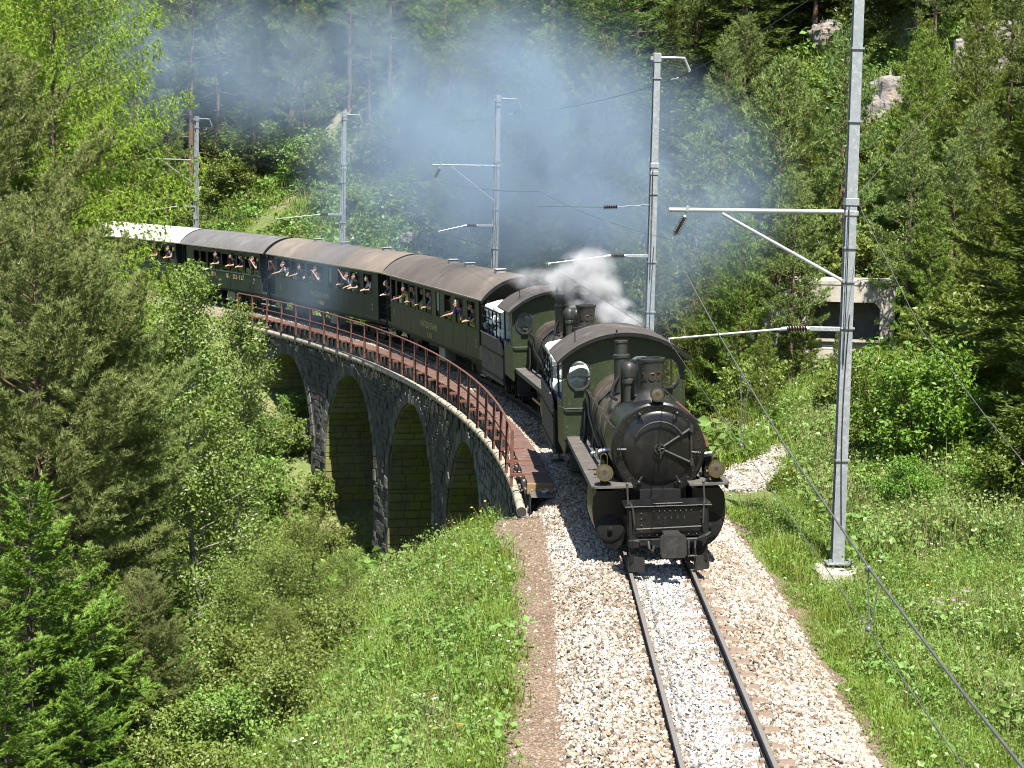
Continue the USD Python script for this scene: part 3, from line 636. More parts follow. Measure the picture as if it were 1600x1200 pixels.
def wheel(parent, x, y, r, spokes=10):
    """one wheel with tyre and spokes, at x (sign gives the side)"""
    s_ = 1 if x > 0 else -1
    m = MB().lathe([(r * .82, -.05), (r * .82, .05), (r + .015, .05), (r, .0), (r, -.05), (r * .82, -.05)], (x, y, r), 'x', 28)
    w_ = part(parent, 'wheel', m, 'loco_dark_metal')
    sp = MB().lathe([(.001, -.06), (.10, -.06), (.10, .06), (.001, .06)], (x, y, r), 'x', 14)
    for k_ in range(spokes):
        a = 2 * math.pi * k_ / spokes; sp.tube([(x, y + .08 * math.cos(a), r + .08 * math.sin(a)), (x, y + r * .84 * math.cos(a), r + r * .84 * math.sin(a))], .022, 5)
    part(w_, 'spokes', sp, 'loco_dark_metal')
def lamp(parent, x, y, z, r=.14, rim='brass', label=None):
    b = MB().lathe([(.02, .24), (r * .75, .22), (r * .95, .1), (r, 0.0), (r, -.05), (r * .9, -.06)], (x, y, z), 'y', 26)
    b.lathe([(r * .9, -.06), (r * .9, .0), (r * .5, .07), (.01, .1)], (x, y, z), 'y', 26)
    b.box((x - .07, y + .02, z - r - .07), (x + .07, y + .18, z - r + .03)).box((x - .11, y - .03, z - r - .1), (x + .11, y + .22, z - r - .065))
    l_ = part(parent, 'lamp', b, 'loco_dark_metal', label, smooth=40)
    part(l_, 'rim', MB().lathe([(r * .86, -.075), (r * 1.05, -.075), (r * 1.06, -.03), (r * .98, -.02)], (x, y, z), 'y', 28), rim, smooth=40)
    if rim == 'brass' or True: part(l_, 'reflector', MB().lathe([(r * .88, -.058), (r * .6, -.02), (r * .25, .01), (.005, .015)], (x, y, z), 'y', 24), 'lamp_reflector', smooth=True)
    part(l_, 'bulb', MB().ball((x, y - .02, z), .034, 2), 'lamp_bulb', smooth=True)
    part(l_, 'glass', MB().lathe([(.001, -.072), (r * .5, -.07), (r * .88, -.06)], (x, y, z), 'y', 24), 'pane', smooth=True)
    t = np.linspace(0, math.pi, 11)
    part(l_, 'handle', MB().tube([(x - r * .42, y + .06, z + r * .8)] + [(x + r * .42 * -math.cos(q), y + .06, z + r + .12 + .06 * math.sin(q)) for q in t] + [(x + r * .42, y + .06, z + r * .8)], .009, 6), rim if rim == 'brass' else 'loco_grey')
def locomotive(name, label, m):
    L_ = thing(name, label, 'locomotive', m, )
    BZ = 1.95
    # frame, wheels, cylinders
    f = MB()
    for sx in (-1, 1): f.box((sx * .38 - .02, .25, .45), (sx * .38 + .02, 8.9, 1.05))
    f.box((-.36, 1.0, .95), (.36, 2.5, 1.25)).box((-.6, 7.0, .8), (.6, 9.2, 1.05)).box((-.62, 5.9, .5), (.62, 7.1, 1.3))
    part(L_, 'frame', f, 'loco_dark_metal')
    for y in (.85, 2.95, 4.15, 5.35, 6.55):
        for sx in (-1, 1): wheel(L_, sx * .55, y + .05, .36 if y < 1 else .525, 8 if y < 1 else 11)
    part(L_, 'axles', MB().cyl((-.55, .9, .36), (.55, .9, .36), .06).cyl((-.55, 3, .525), (.55, 3, .525), .08).cyl((-.55, 4.2, .525), (.55, 4.2, .525), .08).cyl((-.55, 5.4, .525), (.55, 5.4, .525), .08).cyl((-.55, 6.6, .525), (.55, 6.6, .525), .08), 'loco_dark_metal')
    for sx in (-1, 1):
        pts = [(.60, .36), (.60, 1.22), (1.10, 1.22), (1.17, 1.12), (1.19, .92)] + [(1.19 - .46 * (1 - math.cos(t)), .86 - .70 * math.sin(t)) for t in np.linspace(.1, 1.5, 12)]
        c = part(L_, 'cylinder', MB().prism(sg.Polygon([(sx * a, b) for a, b in pts]), 1.24, 2.45), 'loco_black')
        part(c, 'cylinder_cover', MB().lathe([(.001, -.03), (.20, -.03), (.24, -.015), (.25, .03)], (sx * .88, 1.23, .55), 'y', 26).lathe([(.001, -.10), (.045, -.09), (.05, -.02)], (sx * .88, 1.23, .55), 'y', 14), 'loco_dark_metal', smooth=35)
        part(c, 'cover_bolts', sum_balls([(sx * .88 + .215 * math.cos(q), 1.212, .55 + .215 * math.sin(q)) for q in np.linspace(0, 2 * math.pi, 13)[:-1]], .011), 'loco_dark_metal')
        part(L_, 'connecting_rod', MB().box((sx * .80 - .02, 2.3, .52), (sx * .80 + .02, 6.7, .60), ch=.01).box((sx * .9 - .02, 2.3, .55), (sx * .9 + .02, 4.3, .63), ch=.01), 'steel_bright')
        part(L_, 'valve_gear', MB().box((sx * .88 - .03, 2.35, .85), (sx * .88 + .03, 4.2, .92)).cyl((sx * .86, 2.35, 1.08), (sx * .86, 3.8, 1.02), .03, sides=8).box((sx * .8 - .03, 4.1, .6), (sx * .95 + .03, 4.25, 1.25)), 'loco_grey')
        # running board with rounded front corner
        pl = sg.Polygon([(.50, .82), (1.10, .82), (1.16, .84), (1.22, .92), (1.22, 7.2), (.74, 7.2), (.74, 1.3), (.50, 1.2)])
        part(L_, 'running_board', MB().prism(affinity.scale(pl, sx, 1, origin=(0, 0)), 1.335, 1.372, 'xy').box((sx * 1.19 - .015, .95, 1.24), (sx * 1.19 + .015, 7.2, 1.335)), 'loco_board')
        lamp(L_, sx * .985, .92, 1.375 + .235, .142, 'brass')
        part(L_, 'step', MB().box((sx * 1.0 - .16, 6.95, .60), (sx * 1.0 + .16, 7.25, .63)).box((sx * 1.0 - .16, 7.22, .6), (sx * 1.0 + .16, 7.25, 1.34)), 'loco_grey')
        # boiler hand rail and pipes
        hr = MB().tube([(sx * .79, 1.5, BZ + .40), (sx * .79, 7.1, BZ + .40)], .017, 8)
        for y in (1.6, 3.0, 4.4, 5.8, 7.0): hr.cyl((sx * .70, y, BZ + .33), (sx * .79, y, BZ + .40), .012, sides=6)
        part(L_, 'handrail', hr, 'loco_grey')
    # smokebox, door, boiler
    part(L_, 'smokebox', MB().lathe([(.001, 1.17), (.64, 1.17), (.80, 1.165), (.835, 1.19), (.84, 1.26), (.815, 1.30), (.81, 2.7)], (0, 0, BZ), 'y', 56).box((-.5, 1.35, 1.0), (.5, 2.5, 1.35)), 'loco_black', smooth=35)
    rim_ = [(.80 * math.cos(q), 1.155, BZ + .80 * math.sin(q)) for q in np.linspace(0, 2 * math.pi, 37)[:-1]]
    part(L_, 'rim_rivets', sum_balls([(.73 * math.cos(q), 1.163, BZ + .73 * math.sin(q)) for q in np.linspace(0, 2 * math.pi, 33)[:-1]], .011), 'loco_black')
    dz = BZ + .03
    door = part(L_, 'smokebox_door', MB().lathe([(.001, 1.07), (.25, 1.078), (.45, 1.095), (.58, 1.12), (.635, 1.14), (.655, 1.165)], (0, 0, dz), 'y', 52), 'loco_black', smooth=40)
    hs_ = MB()
    for za, zb in ((.33, .36), (-.27, -.27)):
        hs_.tube([(.06, 1.04, dz + za * .08), (.30, 1.055, dz + za * .52), (.56, 1.075, dz + za)], [.026, .025, .03], 6)
        hs_.cyl((.575, 1.07, dz + za - .05), (.575, 1.07, dz + za + .07), .038, sides=8)
    hs_.cyl((.575, 1.09, dz - .33), (.575, 1.09, dz + .42), .02, sides=8)
    part(door, 'hinge', hs_, 'loco_grey')
    t = np.linspace(math.radians(28), math.radians(152), 17)
    part(door, 'grab_rail', MB().tube([(.46 * math.cos(t[0]), 1.11, dz + .02 + .46 * math.sin(t[0]))] + [(.46 * math.cos(q), 1.02, dz + .02 + .46 * math.sin(q)) for q in t] + [(.46 * math.cos(t[-1]), 1.11, dz + .02 + .46 * math.sin(t[-1]))], .016, 8), 'loco_grey', smooth=40)
    hw_ = MB()
    q = np.linspace(0, 2 * math.pi, 25); hw_.tube([(.085 * math.cos(a), 1.0, dz + .085 * math.sin(a)) for a in q], .014, 7)
    for a in np.linspace(0, 2 * math.pi, 6)[:-1]: hw_.cyl((0, 1.0, dz), (.085 * math.cos(a), 1.0, dz + .085 * math.sin(a)), .010, sides=6)
    hw_.cyl((0, 1.09, dz), (0, .96, dz), .03, sides=12).tube([(0, .97, dz), (.02, .965, dz - .09), (.01, .965, dz - .16)], .014, 6)
    part(door, 'hand_wheel', hw_, 'loco_grey')
    dogs = MB()
    for a in (62, 118, 180, 238, 300, 352):
        a = math.radians(a); c, s = math.cos(a), math.sin(a); dogs.cyl((.70 * c, 1.16, dz + .70 * s), (.70 * c, 1.06, dz + .70 * s), .024, sides=8)
        dogs.tube([(.74 * c, 1.085, dz + .74 * s), (.58 * c, 1.075, dz + .58 * s)], .022, 6).ball((.70 * c, 1.05, dz + .70 * s), .03, 1)
    part(L_, 'door_clamps', dogs, 'loco_grey')
    part(L_, 'boiler', MB().lathe([(.78, 2.7), (.735, 2.74), (.725, 4.6), (.74, 4.62), (.745, 7.3)], (0, 0, BZ), 'y', 48).box((-.55, 5.6, 1.2), (.55, 7.2, 1.6)), 'loco_boiler', smooth=30)
    for y in (2.78, 3.65, 4.6, 5.5, 6.4): part(L_, 'boiler_band', MB().lathe([(.728, y - .035), (.752, y - .03), (.752, y + .03), (.728, y + .035)], (0, 0, BZ), 'y', 48), 'loco_boiler')
    # chimney and number
    CY = 2.12
    ch = part(L_, 'chimney', MB().lathe([(.36, 2.66), (.30, 2.74), (.235, 2.86), (.215, 2.95), (.222, 3.2), (.238, 3.38), (.25, 3.42), (.262, 3.44), (.262, 3.48), (.20, 3.48), (.17, 3.0)], (0, CY, 0), 'z', 32), 'loco_grey', smooth=35)
    tm = meshkit.text_mesh('107', .145, .014, True); v = np.array(tm.vertices); v[:, 0] -= (v[:, 0].min() + v[:, 0].max()) / 2
    v[:, 0] *= 1.18
    R_ = .226; a = v[:, 0] / R_; v = np.stack([(R_ + v[:, 2]) * np.sin(a), CY - (R_ + v[:, 2]) * np.cos(a), 3.10 + v[:, 1]], 1)
    part(ch, 'number', (v, tm.faces), 'number_bronze')
    lamp(L_, 0.0, 1.18, 2.93, .125, 'loco_grey', 'top headlamp in front of the chimney')
    part(L_, 'lamp_bracket', MB().box((-.06, 1.2, 2.74), (.06, 1.5, 2.79)).tube([(.12, 1.25, 2.72), (.1, 1.2, 2.62), (.02, 1.18, 2.60), (-.04, 1.2, 2.66)], .014, 6), 'loco_dark_metal')
    # domes, pump, pipes on the boiler
    pump = part(L_, 'air_pump', MB().lathe([(.16, 2.45), (.13, 2.55), (.10, 2.6), (.10, 2.98), (.125, 2.99), (.125, 3.06), (.115, 3.08), (.135, 3.12), (.135, 3.24), (.12, 3.32), (.07, 3.37), (.001, 3.385)], (-.36, 2.55, 0), 'z', 22), 'loco_grey', smooth=35)
    part(pump, 'elbow_pipe', MB().tube([(-.36, 2.6, 3.2), (-.37, 2.85, 3.28), (-.38, 3.05, 3.22), (-.38, 3.12, 3.0), (-.38, 3.12, 2.55)], .085, 14), 'loco_black', smooth=40)
    part(pump, 'base_pipe', MB().tube([(-.36, 2.45, 2.5), (-.5, 2.3, 2.45), (-.62, 2.25, 2.3), (-.72, 2.4, 2.1), (-.80, 2.8, 1.9)], .03, 8), 'loco_grey', smooth=40)
    dm = part(L_, 'steam_dome', MB().lathe([(.40, 2.58), (.33, 2.68), (.29, 2.8), (.285, 3.1), (.25, 3.22), (.16, 3.29), (.001, 3.31)], (0, 3.75, 0), 'z', 30), 'loco_black', smooth=40)
    part(dm, 'dome_lid', MB().lathe([(.17, 3.28), (.18, 3.31), (.10, 3.35), (.001, 3.36)], (0, 3.75, 0), 'z', 22), 'steel_bright', smooth=40)
    sv = part(L_, 'safety_valve', MB().lathe([(.17, 2.6), (.15, 2.8), (.15, 3.25), (.165, 3.27), (.165, 3.32), (.12, 3.34), (.115, 3.55), (.13, 3.56), (.13, 3.60), (.001, 3.6)], (-.30, 4.5, 0), 'z', 22), 'loco_grey', smooth=35)
    part(sv, 'whistle', MB().lathe([(.02, 3.58), (.02, 3.66), (.045, 3.67), (.045, 3.72), (.02, 3.74), (.015, 3.8), (.001, 3.8)], (-.37, 4.62, 0), 'z', 12), 'loco_dark_metal')
    sd_ = part(L_, 'sand_dome', MB().lathe([(.36, 2.58), (.30, 2.68), (.28, 2.9), (.2, 3.02), (.001, 3.06)], (0, 5.3, 0), 'z', 28), 'loco_boiler', smooth=40)
    pp = MB()
    pp.tube([(-.15, 5.0, 2.66), (-.45, 5.1, 2.55), (-.66, 5.4, 2.3), (-.78, 5.5, 1.9), (-.82, 5.5, 1.4)], .03, 8)
    pp.tube([(-.80, 7.1, 2.3), (-.80, 6.4, 2.25), (-.84, 5.9, 2.0), (-.86, 4.2, 1.78), (-.86, 3.2, 1.72)], .035, 8)
    pp.tube([(-.80, 7.1, 2.05), (-.86, 6.5, 1.9), (-.9, 6.2, 1.5), (-.92, 6.2, 1.37)], .045, 8)
    pp.tube([(-.30, 4.5, 3.0), (-.5, 4.2, 2.75), (-.6, 3.6, 2.62), (-.55, 3.1, 2.62)], .03, 8)
    part(L_, 'pipes', pp, 'loco_dark_metal', smooth=40)
    part(L_, 'copper_pipe', MB().tube([(.55, 2.9, 2.56), (.72, 2.6, 2.42), (.86, 2.0, 2.12), (.93, 1.7, 1.98), (.92, 1.5, 1.9)], .028, 8).tube([(.60, 3.1, 2.5), (.80, 2.6, 2.3), (.9, 2.1, 2.08)], .018, 6), 'copper_pipe', smooth=40)
    part(L_, 'injector', MB().cyl((-.95, 2.6, 1.72), (-.72, 2.6, 1.76), .055).cyl((-1.06, 2.6, 1.70), (-.95, 2.6, 1.72), .028).cyl((-.98, 2.55, 1.6), (-.98, 2.55, 1.8), .025).ball((-1.06, 2.6, 1.70), .04, 1), 'steel_bright')
    part(L_, 'lubricator', MB().box((-1.02, 1.75, 1.375), (-.84, 1.95, 1.52), ch=.01).cyl((-.93, 1.85, 1.5), (-.93, 1.85, 1.66), .035).cyl((-1.1, 1.8, 1.44), (-1.02, 1.8, 1.44), .02), 'loco_dark_metal')
    part(L_, 'oil_pump', MB().box((.84, 1.4, 1.375), (1.0, 1.75, 1.75), ch=.02).cyl((.80, 1.38, 1.72), (1.06, 1.38, 1.74), .035), 'loco_dark_metal')
    part(L_, 'valve_handle', MB().cyl((.84, 1.32, 1.82), (.98, 1.32, 1.83), .04), 'steel_bright')
    part(L_, 'oil_can', MB().cyl((.86, 1.3, 1.5), (.94, 1.3, 1.5), .04, sides=10), 'brass')
    # front beam
    FB = part(L_, 'front_beam', MB().box((-.68, -.08, .62), (.70, .22, 1.14), ch=.012), 'loco_black')
    part(FB, 'top_plate', MB().box((-.74, -.13, 1.145), (.76, .55, 1.172), ch=.008).box((-.25, -.02, 1.172), (.27, .12, 1.20), ch=.01), 'loco_black')
    riv = [(x, -.083, 1.07) for x in np.linspace(-.24, .40, 8)] + [(x, -.083, z) for x in (-.46, .57) for z in (.72, .83, .94, 1.04)] + [(x, -.083, .66) for x in np.linspace(-.6, .62, 10)]
    part(FB, 'rivets', sum_balls(riv, .018), 'loco_grey')
    sl_ = MB()
    for x in np.linspace(-.16, .28, 5): sl_.box((x - .007, -.0835, .93), (x + .007, -.0795, .985))
    part(FB, 'slots', sl_, 'dark_recess')
    part(FB, 'grab_bar', MB().tube([(-.55, -.09, .78), (-.55, -.14, .78), (.56, -.14, .80), (.56, -.09, .80)], .016, 7), 'loco_grey')
    for sx in (-1, 1):
        part(L_, 'front_handrail', MB().tube([(sx * .60, -.10, .70), (sx * .585, -.16, .86), (sx * .61, -.13, 1.16), (sx * .64, .0, 1.22)], .017, 7), 'loco_grey')
        part(L_, 'upright', MB().cyl((sx * .66, .12, 1.15), (sx * .66, .22, 1.50), .017, sides=8).ball((sx * .66, .22, 1.50), .028, 1), 'loco_grey')
        part(L_, 'beam_bracket', MB().box((sx * .62 - .05, -.1, .20), (sx * .62 + .05, .1, 1.14)), 'loco_dark_metal')
        v, f_ = MB().box((-.15, -.02, .035), (.15, .02, .29)).get(); c, s = math.cos(sx * .55), math.sin(sx * .55)
        part(L_, 'rail_guard', (np.stack([c * v[:, 0] - s * v[:, 1] + sx * .56, s * v[:, 0] + c * v[:, 1] - .10, v[:, 2]], 1), f_), 'loco_grey')
        part(L_, 'guard_stay', MB().box((sx * .56 - .03, -.08, .2), (sx * .56 + .03, .06, .62)), 'loco_dark_metal')
    part(L_, 'lower_beam', MB().box((-.62, -.12, .44), (.62, .02, .60), ch=.01).box((-.5, -.16, .50), (-.26, -.1, .58)).box((.30, -.16, .48), (.58, -.1, .56)), 'loco_dark_metal')
    cp = part(L_, 'coupler', MB().prism(sg.box(-.13, .43, .17, .68).buffer(.07), -.62, -.52).cyl((.02, -.55, .56), (.02, 0, .56), .07).box((-.12, -.45, .70), (.16, -.1, .745)), 'loco_grey')
    cl_ = MB()
    for x in (.33, .44): cl_.tube([(x, -.2, .62), (x - .01, -.27, .45), (x, -.24, .30)], .018, 7)
    cl_.tube([(.30, -.22, .60), (.47, -.22, .60)], .02, 7).tube([(.31, -.24, .31), (.46, -.24, .31)], .02, 7).tube([(.50, -.2, .60), (.62, -.26, .66), (.70, -.2, .70)], .024, 7)
    part(cp, 'coupling_link', cl_, 'loco_grey')
    ho = MB().tube([(-.35, -.16, .56), (-.35, -.26, .46), (-.3, -.24, .40), (-.26, -.2, .50)], .028, 8).tube([(-.68, -.15, .58), (-.6, -.22, .60), (-.52, -.2, .58)], .022, 6)
    part(cp, 'brake_hose', ho, 'loco_grey', smooth=40)
    # cab
    arc = arc_poly(1.27, 2.96, 3.46); wall = sg.Polygon([(-1.27, 1.30)] + [tuple(p) for p in arc] + [(1.27, 1.30)])
    win = [affinity.scale(sg.Point(sx * .93, 2.655).buffer(1, 20), .225, .295) for sx in (-1, 1)]
    wl_ = wall
    for w_ in win: wl_ = wl_.difference(w_)
    cb = part(L_, 'cab_front', MB().prism(wl_, 7.2, 7.23), 'loco_green')
    for w_ in win:
        part(cb, 'window_rim', MB().prism(w_.buffer(.035).difference(w_.buffer(-.004)), 7.165, 7.225), 'loco_grey')
        part(cb, 'window_glass', MB().prism(affinity.scale(w_, .98, .98), 7.212, 7.218), 'pane')
        c_ = w_.centroid.x
        part(cb, 'window_hinge', MB().box((c_ - .10, 7.12, 2.33), (c_ + .10, 7.2, 2.37)), 'loco_grey')
    part(cb, 'corner_angle', MB().box((-1.275, 7.185, 1.3), (-1.235, 7.2, 2.95)).box((1.235, 7.185, 1.3), (1.275, 7.2, 2.95)), 'loco_green')
    part(cb, 'cab_rivets', sum_balls([(sx * 1.225, 7.197, z) for sx in (-1, 1) for z in np.linspace(1.45, 2.9, 14)] + [(x, 7.197, 1.45) for x in np.linspace(-1.1, -.75, 4)], .010), 'loco_green')
    part(cb, 'cab_handrail', MB().tube([(-1.34, 7.9, 2.02), (-1.34, 7.35, 1.98), (-1.26, 7.14, 1.96), (-.84, 7.14, 1.96)], .02, 8), 'loco_grey', smooth=40)
    for sx in (-1, 1):
        side = sg.Polygon([(7.2, 1.0), (9.25, 1.0), (9.25, 2.0), (8.0, 2.0), (7.75, 2.08), (7.62, 2.25), (7.6, 2.97), (7.2, 2.97)])
        part(L_, 'cab_side', MB().prism(side, sx * 1.245, sx * 1.275, 'yz'), 'loco_green')
        part(L_, 'cab_post', MB().box((sx * 1.24 - .025, 9.2, 1.0), (sx * 1.24 + .025, 9.25, 2.98)), 'loco_green')
    part(L_, 'cab_floor', MB().box((-1.24, 7.23, 1.05), (1.24, 9.5, 1.12)), 'loco_dark_metal')
    part(L_, 'backhead', MB().lathe([(.001, 7.9), (.7, 7.9), (.72, 7.24)], (0, 0, BZ), 'y', 30).box((-.55, 7.24, 1.1), (.55, 7.9, 1.9)), 'loco_black')
    rf = part(L_, 'cab_roof', shell(1.40, 2.965, 3.53, .045, 6.97, 9.72), 'cab_roof', smooth=30)
    part(rf, 'roof_edge_strip', shell(1.41, 2.955, 3.535, .075, 6.94, 6.97), 'loco_dark_metal')
    part(rf, 'roof_rod', MB().cyl((-.95, 7.9, 3.25), (-.95, 7.9, 3.58), .012, sides=6).cyl((-1.0, 7.9, 3.58), (-.75, 7.9, 3.62), .008, sides=5), 'loco_dark_metal')
    return L_
def sum_balls(pts, r, sub=1):
    m = trimesh.creation.icosphere(sub, 1.0) if sub else trimesh.creation.icosahedron()
    b = MB()
    for p in pts: b.add(np.array(m.vertices) * r + np.asarray(p), m.faces)
    return b
def tender(label, m):
    t = thing('tender', label, 'tender', m)
    part(t, 'frame', MB().box((-1.1, .05, .62), (1.1, 3.85, .80)).box((-.45, 0, .4), (.45, 3.9, .62)), 'loco_dark_metal')
    for y in (.8, 1.95, 3.1):
        for sx in (-1, 1): wheel(t, sx * .55, y, .38, 8)
    part(t, 'tank', MB().box((-1.10, .55, .80), (1.10, 3.85, 1.62)), 'loco_dark_metal')
    for sx in (-1, 1):
        n = 22
        for k_ in range(n):
            a, b = .05 + 3.8 * k_ / n + .006, .05 + 3.8 * (k_ + 1) / n - .006
            mid = (a + b) / 2; top = 1.90 if mid > .75 else 1.62 + .28 * math.sin(max(0, min(1, (mid - .05) / .7)) * math.pi / 2)
            part(t, 'side_plank', MB().box((sx * 1.225 - .02, a, .62), (sx * 1.225 + .02, b, top)), 'tender_wood')
        part(t, 'side_rail', MB().tube([(sx * 1.235, .03, 1.58), (sx * 1.235, .3, 1.80), (sx * 1.235, .75, 1.915), (sx * 1.235, 3.86, 1.915)], .03, 7), 'rust_brown', smooth=40)
        part(t, 'side_band', MB().box((sx * 1.25 - .012, .05, .74), (sx * 1.25 + .012, 3.85, .80)).box((sx * 1.25 - .012, .05, 1.45), (sx * 1.25 + .012, 3.85, 1.50)), 'loco_dark_metal')
        rk = MB()
        for y in (.62, 1.25, 1.9, 2.55, 3.2, 3.8): rk.box((sx * 1.2 - .02, y - .02, 1.6), (sx * 1.2 + .02, y + .02, 2.72))
        for z in (2.15, 2.42, 2.70): rk.box((sx * 1.2 - .015, .60, z - .022), (sx * 1.2 + .015, 3.82, z + .022))
        part(t, 'rack', rk, 'loco_dark_metal')
    part(t, 'front_board', MB().box((-1.2, .05, .62), (-1.08, .10, 1.6)).box((1.08, .05, .62), (1.2, .10, 1.6)), 'loco_dark_metal')
    part(t, 'rear_board', MB().box((-1.2, 3.82, .62), (1.2, 3.87, 1.9)), 'tender_wood')
    part(t, 'step', MB().box((-1.3, .2, .40), (-1.0, .5, .43)).box((-1.12, .3, .43), (-1.08, .4, .8)), 'loco_grey')
    return t
def sack_mesh(seed, sx=.40, sy=.38, sz=.175):
    m = trimesh.creation.icosphere(3, 1.0); v = np.array(m.vertices)
    v = np.sign(v) * np.abs(v) ** .62; v /= np.abs(v).max(0)
    v = v * [sx, sy, sz] * (1 + .22 * (fbm(v * 1.6 + seed * 7.3, 4, seed) - .5)[:, None])
    v[:, 2] += .03 * np.sin(v[:, 0] * 9 + seed)
    return v, m.faces
def place(local_m, m): return np.asarray(local_m) @ np.asarray(m)
def sacks(m, which, seed):
    r = np.random.default_rng(seed)
    for ix, x in enumerate((-.80, 0.0, .80)):
        for iy, y in enumerate((.86, 1.64, 2.42, 3.20)):
            for iz, z in enumerate((1.80, 2.10, 2.40, 2.70)):
                front, left, topmost = iy == 0, ix == 0, iz == 3
                if not (front or left or topmost): continue
                blue = (iz == 0 and not (front and ix)) or (iz == 1 and not front and r.random() < .6) or (iz == 2 and r.random() < .15 and not front)
                lev = ('in bottom layer', 'in second layer', 'in third layer', 'on top')[iz]
                pos = ('foremost', 'second from front', 'third from front', 'rearmost')[iy]; col = ('left side', 'middle', 'right side')[ix]
                single_m('fuel_sack', sack_mesh(seed * 100 + ix * 16 + iy * 4 + iz), 'sack_blue' if blue else 'sack_white',
                         '%s sack %s, %s, %s of the %s tender' % ('blue' if blue else 'white', lev, pos, col, which), 'sack', place(xf((x + r.normal(0, .03), y + r.normal(0, .03), z), r.normal(0, .12), r.normal(0, .06)), m), 'sacks stacked on the tenders')
def single_m(name, mesh, matn, label, cat, m, group=None, smooth=True):
    p = '/World/' + numbered('/World', name)
    g_ = usdkit.mesh(stage, p, mesh.get() if isinstance(mesh, MB) else mesh, '/World/Looks/' + matn, smooth=smooth)
    set_xf(g_, m); tag(g_.GetPrim(), label, cat, group)
    return p
M1 = frame_between(T(1.2, .065), T(7.2, -.115), 1.2)
loco1 = locomotive('steam_locomotive', 'leading black and green steam locomotive, smokebox door to the camera', M1)
tender('brown plank sided tender coupled behind the leading locomotive', frame_between(T(9.75, -.24), T(13.4, -.22)))
sacks(frame_between(T(9.75, -.24), T(13.4, -.22)), 'leading', 3)
S2 = 13.97
M2 = frame_between(T(S2 + 1.2, 0), T(S2 + 7.2, -.05), 1.2)
copy_of(loco1, 'steam_locomotive', 'second steam locomotive half hidden behind the leading one, veiled in white steam', 'locomotive', M2)
tender('brown plank sided tender between the second locomotive and the first coach', frame_between(T(S2 + 9.4, -.05), T(S2 + 13.1, -.05)))
sacks(frame_between(T(S2 + 9.4, -.05), T(S2 + 13.1, -.05)), 'second', 4)

# ------------------------------------------------------------------ coaches
def lettering(t, text, h, yc, z, mat_, x=-1.318):
    tm = meshkit.text_mesh(text, h, .006, False); v = np.array(tm.vertices); w = v[:, 0].max() + v[:, 0].min()
    v = np.stack([x + 0 * v[:, 0] - v[:, 2], yc + w / 2 - v[:, 0], z + v[:, 1]], 1)
    part(t, 'lettering', (v, tm.faces[:, ::-1]), mat_)
def bogie(t, yc):
    b = part(t, 'bogie', MB().box((-.80, yc - 1.0, .30), (-.72, yc + 1.0, .62)).box((.72, yc - 1.0, .30), (.80, yc + 1.0, .62)).box((-.78, yc - .15, .4), (.78, yc + .15, .6)).box((-.86, yc - .75, .26), (-.72, yc - .5, .48)).box((-.86, yc + .5, .26), (-.72, yc + .75, .48)), 'loco_dark_metal')
    for y in (yc - .65, yc + .65):
        for sx in (-1, 1): part(b, 'wheel', MB().lathe([(.001, -.05), (.3, -.05), (.36, -.04), (.36, .04), (.375, .05), (.001, .05)], (sx * .55, y, .36), 'x', 24), 'loco_dark_metal')
